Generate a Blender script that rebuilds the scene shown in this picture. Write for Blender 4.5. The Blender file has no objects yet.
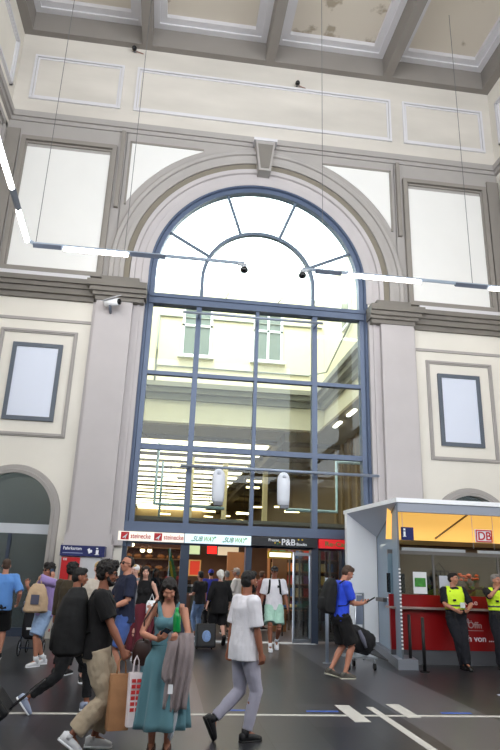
import bpy, bmesh, math, random
from mathutils import Vector, Matrix, noise, Quaternion
random.seed(7)
PI = math.pi
C = bpy.context.scene.collection
def V(*a): return Vector(a)
# ------------------------------------------------------------------ materials
def lin(c):
    r = []
    for v in c[:3]:
        v = v / 255.0
        r.append(v / 12.92 if v <= 0.04045 else ((v + 0.055) / 1.055) ** 2.4)
    return (r[0], r[1], r[2], 1.0)
MATS = {}
def mat(name, col, rough=0.6, metal=0.0, var=0.0, vscale=3.0, bump=0.0, bscale=40.0, sheen=0.0, emit=0.0, stretch=None, spec=None):
    if name in MATS: return MATS[name]
    m = bpy.data.materials.new(name); m.use_nodes = True
    nt = m.node_tree; b = nt.nodes['Principled BSDF']
    b.inputs['Base Color'].default_value = lin(col)
    b.inputs['Roughness'].default_value = rough
    b.inputs['Metallic'].default_value = metal
    if spec is not None: b.inputs['Specular IOR Level'].default_value = spec
    if sheen: b.inputs['Sheen Weight'].default_value = sheen
    tc = None
    if var or bump:
        tc = nt.nodes.new('ShaderNodeTexCoord'); mp = nt.nodes.new('ShaderNodeMapping')
        nt.links.new(tc.outputs['Object'], mp.inputs['Vector'])
        if stretch: mp.inputs['Scale'].default_value = stretch
    if var:
        n = nt.nodes.new('ShaderNodeTexNoise'); n.inputs['Scale'].default_value = vscale; n.inputs['Detail'].default_value = 5
        nt.links.new(mp.outputs[0], n.inputs['Vector'])
        r = nt.nodes.new('ShaderNodeValToRGB')
        r.color_ramp.elements[0].position = 0.3; r.color_ramp.elements[1].position = 0.7
        c = lin(col); d = 1 - var; u = 1 + var * 0.6
        r.color_ramp.elements[0].color = (c[0]*d, c[1]*d, c[2]*d, 1)
        r.color_ramp.elements[1].color = (min(1, c[0]*u), min(1, c[1]*u), min(1, c[2]*u), 1)
        nt.links.new(n.outputs[0], r.inputs[0]); nt.links.new(r.outputs[0], b.inputs['Base Color'])
    if bump:
        n2 = nt.nodes.new('ShaderNodeTexNoise'); n2.inputs['Scale'].default_value = bscale; n2.inputs['Detail'].default_value = 3
        nt.links.new(mp.outputs[0], n2.inputs['Vector'])
        bp = nt.nodes.new('ShaderNodeBump'); bp.inputs['Strength'].default_value = bump; bp.inputs['Distance'].default_value = 0.01
        nt.links.new(n2.outputs[0], bp.inputs['Height']); nt.links.new(bp.outputs[0], b.inputs['Normal'])
    if emit:
        b.inputs['Emission Color'].default_value = lin(col); b.inputs['Emission Strength'].default_value = emit
    MATS[name] = m
    return m
def glass_mat(name, tint=(245, 250, 250), gloss=0.05, rough=0.0, mx=0.7):
    m = bpy.data.materials.new(name); m.use_nodes = True; nt = m.node_tree; nt.nodes.clear()
    o = nt.nodes.new('ShaderNodeOutputMaterial'); t = nt.nodes.new('ShaderNodeBsdfTransparent'); g = nt.nodes.new('ShaderNodeBsdfGlossy')
    t.inputs[0].default_value = lin(tint); g.inputs['Roughness'].default_value = rough
    lw = nt.nodes.new('ShaderNodeLayerWeight'); lw.inputs[0].default_value = 0.25
    mr = nt.nodes.new('ShaderNodeMapRange'); mr.inputs[3].default_value = gloss; mr.inputs[4].default_value = mx
    nt.links.new(lw.outputs['Fresnel'], mr.inputs[0])
    x = nt.nodes.new('ShaderNodeMixShader'); nt.links.new(mr.outputs[0], x.inputs[0]); nt.links.new(t.outputs[0], x.inputs[1]); nt.links.new(g.outputs[0], x.inputs[2])
    nt.links.new(x.outputs[0], o.inputs[0]); MATS[name] = m; return m

cream = mat('cream_plaster', (224, 219, 210), 0.85, var=0.05, vscale=0.7, bump=0.15, bscale=30)
friezem = mat('frieze_plaster', (210, 204, 196), 0.9, var=0.17, vscale=0.55, bump=0.15, bscale=20, stretch=(0.4, 1, 1.3))
white = mat('white_plaster', (232, 231, 229), 0.8, var=0.02, vscale=1.0)
greige = mat('greige_stone_paint', (166, 161, 158), 0.75, var=0.05, vscale=1.2, bump=0.1, bscale=25)
pilast = mat('pilaster_paint', (186, 180, 181), 0.7, var=0.04, vscale=1.5, bump=0.1, bscale=25)
cornm = mat('cornice_paint', (122, 117, 111), 0.7, var=0.06, vscale=2)
olive = mat('olive_moulding', (128, 121, 108), 0.8)
beamm = mat('ceiling_beam_paint', (136, 130, 125), 0.8, var=0.05, vscale=1.0)
palem = mat('pale_moulding', (214, 212, 216), 0.7)
bluem = mat('blue_grey_steel', (88, 101, 126), 0.45, 0.2)
darkblue = mat('dark_steel', (56, 66, 84), 0.4, 0.3)
silver = mat('silver_metal', (190, 196, 205), 0.3, 0.8)
blackm = mat('black_rubber', (14, 14, 16), 0.6)
blackgl = mat('black_gloss', (10, 10, 12), 0.15)
wht = mat('white_paint', (238, 240, 245), 0.5)
glass = glass_mat('window_glass', (240, 246, 244), 0.012, mx=0.3)
glass2 = glass_mat('kiosk_glass', (225, 236, 240), 0.06)
def reflect_glass_mat():  # pale diffuse share paints reflections into the kiosk side glass
    m = glass_mat('reflection_side_glass', (210, 222, 236), 0.05); nt = m.node_tree; o = [n for n in nt.nodes if n.type == 'OUTPUT_MATERIAL'][0]
    x = o.inputs[0].links[0].from_node; d = nt.nodes.new('ShaderNodeBsdfDiffuse'); d.inputs[0].default_value = lin((176, 192, 210))
    y = nt.nodes.new('ShaderNodeMixShader'); y.inputs[0].default_value = 0.6
    nt.links.new(x.outputs[0], y.inputs[1]); nt.links.new(d.outputs[0], y.inputs[2]); nt.links.new(y.outputs[0], o.inputs[0]); return m
reflect_glass = reflect_glass_mat()
glassd = glass_mat('door_glass', (205, 215, 220), 0.05)

# peeling ceiling paint
def ceiling_mat():
    m = mat('ceiling_plaster', (206, 196, 182), 0.9); nt = m.node_tree; b = nt.nodes['Principled BSDF']
    tc = nt.nodes.new('ShaderNodeTexCoord'); n = nt.nodes.new('ShaderNodeTexNoise'); n.inputs['Scale'].default_value = 1.3; n.inputs['Detail'].default_value = 8
    nt.links.new(tc.outputs['Object'], n.inputs['Vector'])
    r = nt.nodes.new('ShaderNodeValToRGB'); e = r.color_ramp.elements
    e[0].position = 0.33; e[0].color = lin((166, 154, 136)); e[1].position = 0.39; e[1].color = lin((212, 203, 190))
    nt.links.new(n.outputs[0], r.inputs[0]); nt.links.new(r.outputs[0], b.inputs['Base Color'])
    return m
ceilm = ceiling_mat()

def floor_mat():
    m = bpy.data.materials.new('dark_stone_floor'); m.use_nodes = True; nt = m.node_tree; b = nt.nodes['Principled BSDF']
    N = nt.nodes.new; L = nt.links.new
    tc = N('ShaderNodeTexCoord'); mp = N('ShaderNodeMapping'); mp.inputs['Rotation'].default_value = (0, 0, PI/2)
    L(tc.outputs['Object'], mp.inputs['Vector'])
    br = N('ShaderNodeTexBrick'); br.inputs['Scale'].default_value = 1.0
    br.inputs['Brick Width'].default_value = 1.3; br.inputs['Row Height'].default_value = 0.62; br.inputs['Mortar Size'].default_value = 0.006
    br.inputs['Color1'].default_value = lin((62, 61, 65)); br.inputs['Color2'].default_value = lin((42, 42, 46)); br.inputs['Mortar'].default_value = lin((38, 38, 40))
    br.inputs['Bias'].default_value = 0.1
    L(mp.outputs[0], br.inputs['Vector'])
    sx = N('ShaderNodeSeparateXYZ'); L(tc.outputs['Object'], sx.inputs[0])
    md = N('ShaderNodeMath'); md.operation = 'ADD'; md.inputs[1].default_value = 21.7; L(sx.outputs[0], md.inputs[0])
    dv = N('ShaderNodeMath'); dv.operation = 'DIVIDE'; dv.inputs[1].default_value = 3.72; L(md.outputs[0], dv.inputs[0])
    fr = N('ShaderNodeMath'); fr.operation = 'FRACT'; L(dv.outputs[0], fr.inputs[0])
    rp = N('ShaderNodeValToRGB'); rp.color_ramp.interpolation = 'CONSTANT'
    e = rp.color_ramp.elements; e[0].color = (0, 0, 0, 1); e[1].position = 0.667; e[1].color = (1, 1, 1, 1)
    L(fr.outputs[0], rp.inputs[0])
    n = N('ShaderNodeTexNoise'); n.inputs['Scale'].default_value = 60; L(tc.outputs['Object'], n.inputs['Vector'])
    mx = N('ShaderNodeMixRGB'); mx.inputs[2].default_value = lin((96, 95, 101)); 
    mm = N('ShaderNodeMath'); mm.operation = 'MULTIPLY'; mm.inputs[1].default_value = 0.85; L(rp.outputs[0], mm.inputs[0])
    L(mm.outputs[0], mx.inputs[0]); L(br.outputs[0], mx.inputs[1])
    m2 = N('ShaderNodeMixRGB'); m2.blend_type = 'MULTIPLY'; m2.inputs[0].default_value = 0.35
    L(mx.outputs[0], m2.inputs[1]); L(n.outputs[0], m2.inputs[2]); L(m2.outputs[0], b.inputs['Base Color'])
    b.inputs['Roughness'].default_value = 0.32; b.inputs['Specular IOR Level'].default_value = 0.35
    return m
floorm = floor_mat()

# ------------------------------------------------------------------ mesh helpers
class MB:
    def __init__(s): s.bm = bmesh.new()
    def box(s, x0, x1, y0, y1, z0, z1, M=None, bev=0.0):
        r = bmesh.ops.create_cube(s.bm, size=1.0)['verts']
        for v in r:
            v.co = V((x0+x1)/2 + v.co.x*(x1-x0), (y0+y1)/2 + v.co.y*(y1-y0), (z0+z1)/2 + v.co.z*(z1-z0))
        if bev:
            es = list({e for v in r for e in v.link_edges})
            q = bmesh.ops.bevel(s.bm, geom=es, offset=bev, segments=2, affect='EDGES', profile=0.5)
            r = list({v for f in q['faces'] for v in f.verts} | {v for v in r if v.is_valid})
        if M is not None:
            for v in r: v.co = M @ v.co
        return s
    def loft(s, secs, n=12, power=2.0, cap=True):
        rings = []
        for (c, u, w, ru, rw) in secs:
            ring = []
            for i in range(n):
                a = 2*PI*i/n; ca, sa = math.cos(a), math.sin(a)
                if power != 2.0:
                    ca = math.copysign(abs(ca)**(2/power), ca); sa = math.copysign(abs(sa)**(2/power), sa)
                ring.append(s.bm.verts.new(Vector(c) + Vector(u)*ru*ca + Vector(w)*rw*sa))
            rings.append(ring)
        for a, b in zip(rings, rings[1:]):
            for i in range(n):
                s.bm.faces.new((a[i], a[(i+1) % n], b[(i+1) % n], b[i]))
        if cap:
            s.bm.faces.new(rings[0][::-1]); s.bm.faces.new(rings[-1])
        return s
    def limb(s, pts, rad, n=12, flat=None, axis=None):
        """tapering tube through pts; rad = radius per point; flat = (axis vector, factor)"""
        secs = []; pts = [Vector(p) for p in pts]
        up = Vector(axis) if axis else None
        for i, p in enumerate(pts):
            if i == 0: d = pts[1]-p
            elif i == len(pts)-1: d = p-pts[i-1]
            else: d = (pts[i+1]-p).normalized() + (p-pts[i-1]).normalized()
            if d.length < 1e-7: d = V(0, 0, 1)
            d.normalize()
            if up is None:
                up = V(1, 0, 0) if abs(d.x) < 0.8 else V(0, 1, 0)
            u = (up - d*up.dot(d)); 
            if u.length < 1e-4: u = d.orthogonal()
            u.normalize(); w = d.cross(u); up = u
            r = rad[i] if not isinstance(rad, (int, float)) else rad
            if isinstance(r, tuple): secs.append((p, u, w, r[0], r[1]))
            else: secs.append((p, u, w, r, r*(flat or 1.0)))
        return s.loft(secs, n)
    def tube(s, pts, r, n=8): return s.limb(pts, r, n)
    def cyl(s, a, b, r, n=16, r2=None): return s.limb([a, b], [r, r if r2 is None else r2], n)
    def ell(s, c, r, M=None, seg=16, rings=10):
        q = bmesh.ops.create_uvsphere(s.bm, u_segments=seg, v_segments=rings, radius=1.0)['verts']
        for v in q:
            v.co = V(v.co.x*r[0], v.co.y*r[1], v.co.z*r[2])
            if M is not None: v.co = M @ v.co
            v.co += Vector(c)
        return s
    def poly(s, pts, ext):
        """planar polygon (3D pts) extruded by vector ext"""
        vs = [s.bm.verts.new(Vector(p)) for p in pts]; f = s.bm.faces.new(vs)
        r = bmesh.ops.extrude_face_region(s.bm, geom=[f])
        for g in r['geom']:
            if isinstance(g, bmesh.types.BMVert): g.co += Vector(ext)
        return s
    def xf(s, M):
        for v in s.bm.verts: v.co = M @ v.co
        return s
    def build(s, name, m, parent=None, smooth=False, world=False):
        bmesh.ops.recalc_face_normals(s.bm, faces=s.bm.faces)
        me = bpy.data.meshes.new(name); s.bm.to_mesh(me); s.bm.free(); me.materials.append(m)
        if smooth:
            for p in me.polygons: p.use_smooth = True
        o = bpy.data.objects.new(name, me); C.objects.link(o)
        if parent is not None:
            o.parent = parent
            if world: o.matrix_parent_inverse = wm(parent).inverted()
        return o
def wm(o):
    M = Matrix.LocRotScale(o.location, o.rotation_euler, o.scale)
    return M if o.parent is None else wm(o.parent) @ o.matrix_parent_inverse @ M
def tag(o, label=None, cat=None, group=None, kind=None):
    if label: o['label'] = label
    if cat: o['category'] = cat
    if group: o['group'] = group
    if kind: o['kind'] = kind
    return o
def struct(o): o['kind'] = 'structure'; return o
def empty(name, loc=(0, 0, 0), rz=0.0, label=None, cat=None, group=None, kind=None):
    o = bpy.data.objects.new(name, None); C.objects.link(o); o.location = loc; o.rotation_euler = (0, 0, rz)
    o.empty_display_size = 0.1
    return tag(o, label, cat, group, kind)
def box(name, m, b, parent=None, world=True, bev=0.0, smooth=False):
    return MB().box(*b, bev=bev).build(name, m, parent, smooth, world)
def copy_tree(o, parent=None):
    c = o.copy(); C.objects.link(c); c.parent = parent
    for ch in list(o.children): copy_tree(ch, c)
    return c
def text(name, s, size, loc, m, parent=None, rz=0.0, width=None, ext=0.004, align='LEFT', shear=0.0):
    cu = bpy.data.curves.new(name, 'FONT'); cu.body = s; cu.size = size; cu.extrude = ext; cu.align_x = align; cu.shear = shear
    cu.offset = size*0.012
    to = bpy.data.objects.new('tmp', cu); C.objects.link(to)
    bpy.context.view_layer.update()
    me = bpy.data.meshes.new_from_object(to.evaluated_get(bpy.context.evaluated_depsgraph_get()))
    bpy.data.objects.remove(to); bpy.data.curves.remove(cu)
    xs = [v.co.x for v in me.vertices]; k = 1.0
    if width and xs: k = width / (max(xs)-min(xs))
    M = Matrix.Translation(loc) @ Matrix.Rotation(rz, 4, 'Z') @ Matrix.Rotation(PI/2, 4, 'X') @ Matrix.Diagonal((k, 1, 1, 1))
    me.transform(M); me.materials.clear(); me.materials.append(m); me.name = name
    o = bpy.data.objects.new(name, me); C.objects.link(o)
    if parent is not None: o.parent = parent; o.matrix_parent_inverse = wm(parent).inverted()
    return o
def remeshed(mb, voxel, smooth_it=3, disp=0.0, dscale=8.0, seed=0.0, dst=(1, 1, 1)):
    """closed lofts -> one continuous surface"""
    bmesh.ops.recalc_face_normals(mb.bm, faces=mb.bm.faces)
    me = bpy.data.meshes.new('t'); mb.bm.to_mesh(me); mb.bm.free()
    o = bpy.data.objects.new('t', me); C.objects.link(o)
    r = o.modifiers.new('r', 'REMESH'); r.mode = 'VOXEL'; r.voxel_size = voxel
    if smooth_it:
        q = o.modifiers.new('s', 'SMOOTH'); q.factor = 0.5; q.iterations = smooth_it
    bpy.context.view_layer.update()
    out = bpy.data.meshes.new_from_object(o.evaluated_get(bpy.context.evaluated_depsgraph_get()))
    bpy.data.objects.remove(o); bpy.data.meshes.remove(me)
    if disp:
        nrm = [v.normal.copy() for v in out.vertices]
        for v, n in zip(out.vertices, nrm):
            c = v.co
            d = noise.noise(V(c.x*dst[0]*dscale+seed, c.y*dst[1]*dscale, c.z*dst[2]*dscale-seed)) + 0.5*noise.noise(V(c.x*dst[0]*dscale*2.3, c.y*dst[1]*dscale*2.3+seed, c.z*dst[2]*dscale*2.3))
            v.co = c + n*d*disp
    for p in out.polygons: p.use_smooth = True
    return out
def meshobj(name, me, m, parent):
    me.name = name; me.materials.clear(); me.materials.append(m)
    o = bpy.data.objects.new(name, me); C.objects.link(o); o.parent = parent; return o

# ================================================================== THE HALL
YW = 16.3; CX = 2.2; XL = -5.72; XR = 10.12; ZC = 18.0; AZ = 9.98; AR = 3.3
def arc(cx, cz, r, a0, a1, n): return [(cx + r*math.cos(math.radians(a0+(a1-a0)*i/n)), cz + r*math.sin(math.radians(a0+(a1-a0)*i/n))) for i in range(n+1)]
SA = 1.07; SZ = 2.9; LC = -3.95; RC = 8.35
outl = [(XL-0.4, 0), (LC-SA, 0)] + arc(LC, SZ, SA, 180, 0, 24) + [(LC+SA, 0), (CX-AR, 0)] + arc(CX, AZ, AR, 180, 0, 64) + \
       [(CX+AR, 0), (RC-SA, 0)] + arc(RC, SZ, SA, 180, 0, 24) + [(RC+SA, 0), (XR+0.4, 0), (XR+0.4, 20), (XL-0.4, 20)]
struct(MB().poly([(x, YW, z) for x, z in outl], (0, 0.5, 0)).build('wall_back', cream))
struct(box('floor', floorm, (-14, 18, -14, 62, -0.2, 0)))
for nm, x0, x1 in (('wall_left', XL-0.4, XL), ('wall_right', XR, XR+0.4)):   # side walls with unseen openings added to let more daylight into the hall
    m_ = MB(); m_.box(x0, x1, -12, YW, 0, 7.6); m_.box(x0, x1, -12, YW, 15.2, 20)
    for y0, y1 in ((-12, -10.5), (-3.2, -1.5), (6.0, YW)): m_.box(x0, x1, y0, y1, 7.6, 15.2)
    struct(m_.build(nm, cream))
# rear wall with one huge arched window towards the station square
ro = [(XL-0.4, 0), (XR+0.4, 0), (XR+0.4, 20), (XL-0.4, 20)]
m_ = MB(); m_.box(XL-0.4, XR+0.4, -12.4, -12, 0, 6.4); m_.box(XL-0.4, CX-6.6, -12.4, -12, 6.4, 20); m_.box(CX+6.6, XR+0.4, -12.4, -12, 6.4, 20); m_.box(CX-6.6, CX+6.6, -12.4, -12, 17.2, 20)
struct(m_.build('wall_front', cream))
# unseen slab added behind the viewer to keep light off the lower hall
struct(box('ceiling_shade_slab', cream, (XL, XR, -12, -1.0, 6.0, 6.35)))
# ceiling: slab, beams, coffer borders
m_ = MB(); m_.box(XL-0.4, XR+0.4, -12.4, YW+0.5, 18.95, 19.3); struct(m_.build('ceiling', ceilm))
m_ = MB()
for bx in (-1.78, 2.3, 6.38): m_.box(bx-0.16, bx+0.16, -12, YW-0.25, 18.0, 18.95)
m_.box(XL, XR, YW-0.25, YW, 18.0, 18.95); m_.box(XL, XL+0.3, -12, YW-0.25, 18.0, 18.95); m_.box(XR-0.3, XR, -12, YW-0.25, 18.0, 18.95)
for by in (10.4, 4.4, -1.6, -7.6): m_.box(XL, XR, by-0.16, by+0.16, 18.003, 18.95)
struct(m_.build('trim_1', beamm))
m_ = MB(); bays = [(-5.42, -1.94), (-1.62, 2.14), (2.46, 6.22), (6.54, 9.82)]
for (x0, x1) in bays:
    for (y0, y1) in ((10.56, 16.05), (4.56, 10.24)):
        for k, (w, zz) in enumerate(((0.42, 18.80), (0.2, 18.74))):
            m_.box(x0, x1, y0, y0+w, zz, 18.95); m_.box(x0, x1, y1-w, y1, zz, 18.95); m_.box(x0, x0+w, y0+w, y1-w, zz, 18.95); m_.box(x1-w, x1, y0+w, y1-w, zz, 18.95)
struct(m_.build('trim_2', palem))

def rframe(m, x0, x1, z0, z1, w, d, y=YW, d0=0.0):
    """rectangular frame border, proud of the wall"""
    m.box(x0, x1, y-d, y+d0, z1-w, z1); m.box(x0, x1, y-d, y+d0, z0, z0+w); m.box(x0, x0+w, y-d, y+d0, z0+w, z1-w); m.box(x1-w, x1, y-d, y+d0, z0+w, z1-w)
# frieze between belt and ceiling
m_ = MB(); m_.box(XL, XR, YW-0.03, YW, 14.95, 18.0); struct(m_.build('trim_3', friezem))
m_ = MB()
for (x0, x1) in ((-5.25, -2.45), (-2.03, 6.5), (6.92, 9.8)):
    rframe(m_, x0, x1, 15.5, 17.2, 0.07, 0.09); rframe(m_, x0+0.09, x1-0.09, 15.59, 17.11, 0.05, 0.06)
struct(m_.build('trim_4', palem))
m_ = MB()
m_.box(XL, XR, YW-0.16, YW, 14.75, 14.95); m_.box(XL, XR, YW-0.10, YW, 14.62, 14.75)
struct(m_.build('trim_5', greige))
# greige backing of the upper zone and mouldings around the white panels
def archcut(r, x0, x1, z0, z1, n=40):
    """polygon of a rectangle minus the arch circle (for the left half: x1 = centre)"""
    pass
m_ = MB()
for s in (-1, 1):
    def X(v): return CX + s*v
    lo, hi = sorted((X(4.3), X(7.9)))
    m_.box(lo, hi, YW-0.05, YW, 9.55, 14.62)
    # spandrel backing
    pts = [(X(4.32), 9.9), (X(4.32), 14.62), (X(0), 14.62)] + [(X(-v[0]+CX), v[1]) for v in []]
    a = [(X(4.30*math.cos(math.radians(t))), AZ + 4.30*math.sin(math.radians(t))) for t in range(90, -1, -3)]
    m_.poly([(x, YW-0.05, z) for x, z in [(X(4.32), 14.62), (X(0), 14.62)] + a + [(X(4.32), AZ)]], (0, 0.05, 0))
struct(m_.build('trim_6', greige))
m_ = MB(); w_ = MB()
for s in (-1, 1):
    a, b = sorted((CX + s*4.75, CX + s*7.25))
    rframe(m_, a-0.17, b+0.17, 9.55, 14.05, 0.13, 0.17); rframe(m_, a-0.05, b+0.05, 9.6, 13.9, 0.06, 0.10)
    w_.box(a, b, YW-0.07, YW, 9.65, 13.72)
    # pilaster strip between panel and corner, and towards the arch
    c, d = sorted((CX + s*7.5, CX + s*7.9)); m_.box(c, d, YW-0.12, YW, 9.55, 14.3)
    m_.box(*sorted((CX + s*4.36, CX + s*4.48)), YW-0.16, YW, 11.9, 14.62)
    # white spandrel panel
    q = [(CX + s*4.68*math.cos(math.radians(t)), AZ + 4.68*math.sin(math.radians(t))) for t in range(70, 27, -3)]
    q = [p for p in q if p[1] < 14.25 and abs(p[0]-CX) < 4.12]
    zt = 14.25; xt = math.sqrt(max(0, 4.68**2-(zt-AZ)**2)); ze = AZ+math.sqrt(4.68**2-4.14**2)
    w_.poly([(x, YW-0.07, z) for x, z in [(CX+s*4.14, zt), (CX+s*xt, zt)] + q + [(CX+s*4.14, ze)]], (0, 0.05, 0))
    m_.box(*sorted((CX + s*4.14, CX + s*4.2)), YW-0.1, YW, ze-0.1, zt+0.06); m_.box(*sorted((CX + s*4.2, CX + s*xt)), YW-0.1, YW, zt, zt+0.06)
struct(m_.build('trim_7', mat('panel_moulding', (140, 134, 128), 0.75))); struct(w_.build('trim_8', white))
# archivolt rings swept round the arch and down to the capitals
def ring(m, prof, a_n=72, zb=9.5):
    """prof = closed list of (r, y) ; path: straight legs + semicircle"""
    path = [(180, zb)] + [(180-180*i/a_n, None) for i in range(a_n+1)] + [(0, zb)]
    rings = []
    for a, z in path:
        t = math.radians(a); rr = []
        for (r, y) in prof:
            rr.append(m.bm.verts.new((CX + r*math.cos(t), y, (AZ + r*math.sin(t)) if z is None else z)))
        rings.append(rr)
    n = len(prof)
    for a, b in zip(rings, rings[1:]):
        for i in range(n): m.bm.faces.new((a[i], a[(i+1) % n], b[(i+1) % n], b[i]))
    m.bm.faces.new(rings[0]); m.bm.faces.new(rings[-1][::-1])
m_ = MB(); ring(m_, [(3.28, YW+0.1), (3.28, YW-0.02), (3.46, YW-0.06), (3.48, YW-0.02), (3.66, YW-0.03), (3.68, YW-0.10), (3.8, YW-0.12), (3.82, YW+0.1)]); struct(m_.build('trim_9', pilast))
m_ = MB(); ring(m_, [(3.82, YW+0.1), (3.82, YW-0.09), (3.98, YW-0.09), (3.98, YW+0.1)]); struct(m_.build('trim_10', olive))
m_ = MB(); ring(m_, [(3.98, YW+0.1), (3.98, YW-0.16), (4.10, YW-0.19), (4.12, YW-0.14), (4.26, YW-0.16), (4.28, YW-0.22), (4.38, YW-0.24), (4.42, YW-0.2), (4.44, YW+0.05)]); struct(m_.build('trim_11', greige))
# keystone
t = struct(MB().poly([(CX-0.19, YW-0.42, 13.55), (CX+0.19, YW-0.42, 13.55), (CX+0.31, YW-0.42, 14.62), (CX-0.31, YW-0.42, 14.62)], (0, 0.45, 0)).build('trim_12', greige))
m_ = MB().poly([(CX-0.13, YW-0.44, 13.63), (CX+0.13, YW-0.44, 13.63), (CX+0.24, YW-0.44, 14.5), (CX-0.24, YW-0.44, 14.5)], (0, 0.03, 0)).build('keystone_panel', cornm, t)
struct(MB().box(CX-0.37, CX+0.37, YW-0.46, YW, 14.62, 14.72).build('trim_13', palem))
# pilasters, capitals, cornice bands
for s in (-1, 1):
    m_ = MB()
    m_.box(*sorted((CX+s*3.62, CX+s*4.62)), YW-0.28, YW, 0, 9.0)
    m_.box(*sorted((CX+s*3.30, CX+s*3.62)), YW-0.12, YW+0.3, 2.2, 9.0)
    m_.box(*sorted((CX+s*3.42, CX+s*3.50)), YW-0.16, YW, 2.2, 9.0)
    m_.box(*sorted((CX+s*4.62, CX+s*4.72)), YW-0.10, YW, 0, 9.0)
    m_.box(*sorted((CX+s*3.55, CX+s*4.70)), YW-0.34, YW, 2.2, 2.45); m_.box(*sorted((CX+s*3.5, CX+s*4.74)), YW-0.38, YW, 0, 2.2)
    struct(m_.build('trim_%d' % (14 if s < 0 else 15), pilast))
    m_ = MB(); c = MB()
    for (e, z0, z1) in ((0.0, 8.78, 8.9), (0.08, 8.9, 9.0), (0.16, 9.0, 9.12), (0.24, 9.12, 9.3)):
        m_.box(*sorted((CX+s*(3.32-min(e, .06)), CX+s*(4.66+e))), YW-0.32-e, YW+0.02, z0, z1)
    m_.box(*sorted((CX+s*3.5, CX+s*4.55)), YW-0.34, YW, 9.3, 9.52)
    for (e, z0, z1) in ((0.10, 8.78, 8.92), (0.2, 8.92, 9.08)):
        m_.box(*sorted((CX+s*4.5, CX+s*7.92)), YW-e, YW, z0, z1)
    for (e, z0, z1) in ((0.28, 9.08, 9.2), (0.36, 9.2, 9.34)):
        m_.box(*sorted((CX+s*4.5, CX+s*7.92)), YW-e, YW, z0, z1)
    struct(m_.build('trim_%d' % (16 if s < 0 else 17), cornm))
    c.box(*sorted((CX+s*4.9, CX+s*7.92)), YW-0.16, YW, 9.34, 9.55); struct(c.build('trim_%d' % (18 if s < 0 else 19), palem))
    # lower wall field mouldings
    m_ = MB(); a, b = sorted((CX+s*5.05, CX+s*7.1))
    rframe(m_, a, b, 4.86, 7.84, 0.10, 0.05); rframe(m_, a+0.03, b-0.03, 4.89, 7.81, 0.035, 0.08)
    m_.box(*sorted((CX+s*4.72, CX+s*7.92)), YW-0.04, YW, 8.12, 8.2)
    struct(m_.build('trim_%d' % (20 if s < 0 else 21), greige))
    # arch surround of the small doorway
    sc = LC if s < 0 else RC
    m_ = MB(); pr = [(1.0, YW-0.02), (1.0, YW-0.08), (1.08, YW-0.1), (1.1, YW-0.06), (1.2, YW-0.06), (1.22, YW)]
    rings = []
    for a_, z_ in [(180, 0)] + [(180-180*i/32, None) for i in range(33)] + [(0, 0)]:
        tt = math.radians(a_); rings.append([m_.bm.verts.new((sc+r*math.cos(tt), y, SZ+r*math.sin(tt) if z_ is None else z_)) for r, y in pr])
    for r1, r2 in zip(rings, rings[1:]):
        for i in range(len(pr)): m_.bm.faces.new((r1[i], r1[(i+1) % len(pr)], r2[(i+1) % len(pr)], r2[i]))
    struct(m_.build('trim_%d' % (22 if s < 0 else 23), greige))
    # door inside it
    d = struct(empty('door_%d' % (2 if s < 0 else 3), (sc, YW+0.35, 0)))
    m_ = MB(); m_.box(sc-SA-0.05, sc+SA+0.05, YW+0.3, YW+0.4, 2.42, 2.66); m_.build('transom_bar', mat('pale_transom', (196, 200, 208), 0.5), d, world=True)
    m_ = MB()
    for x in (-1.05, -0.04, 0.97): m_.box(sc+x, sc+x+0.08, YW+0.32, YW+0.4, 0, 2.42)
    m_.box(sc-1.05, sc+1.05, YW+0.32, YW+0.4, 0, 0.2); m_.build('door_frame', darkblue, d, world=True)
    m_ = MB().box(sc-SA, sc+SA, YW+0.355, YW+0.365, 0.1, 4.0); m_.build('glass_pane', glassd, d, world=True)
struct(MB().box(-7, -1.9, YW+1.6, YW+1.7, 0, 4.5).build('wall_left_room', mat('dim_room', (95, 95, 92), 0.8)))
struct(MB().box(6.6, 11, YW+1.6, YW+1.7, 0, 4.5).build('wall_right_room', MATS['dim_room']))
# left/right wall frieze + mouldings
for k, (xx, sg) in enumerate(((XL, 1), (XR, -1))):
    m_ = MB()
    for (y0, y1) in ((12.2, 15.8), (7.5, 11.6), (2.8, 6.9)):
        for (w, d, i) in ((0.07, 0.09, 0), (0.05, 0.06, 0.09)):
            b0, b1, z0, z1 = y0+i, y1-i, 15.5+i, 17.2-i; xs = sorted((xx, xx+sg*d))
            m_.box(*xs, b0, b1, z1-w, z1); m_.box(*xs, b0, b1, z0, z0+w); m_.box(*xs, b0, b0+w, z0, z1); m_.box(*xs, b1-w, b1, z0, z1)
    struct(m_.build('trim_%d' % (24+k), palem))
    m_ = MB(); m_.box(*sorted((xx, xx+sg*0.16)), -12, YW-0.16, 14.75, 14.95); m_.box(*sorted((xx, xx+sg*0.1)), -12, YW-0.1, 14.62, 14.75)
    m_.box(*sorted((xx, xx+sg*0.3)), -12, YW-0.36, 9.0, 9.34)
    for (y0, y1) in ((12.0, 15.9), (7.3, 11.5)):
        for (w, d, i) in ((0.16, 0.12, 0), (0.08, 0.07, 0.22)):
            b0, b1, z0, z1 = y0+i, y1-i, 9.9+i, 14.2-i; xs = sorted((xx, xx+sg*d))
            m_.box(*xs, b0, b1, z1-w, z1); m_.box(*xs, b0, b1, z0, z0+w); m_.box(*xs, b0, b0+w, z0, z1); m_.box(*xs, b1-w, b1, z0, z1)
    struct(m_.build('trim_%d' % (26+k), greige))
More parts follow.
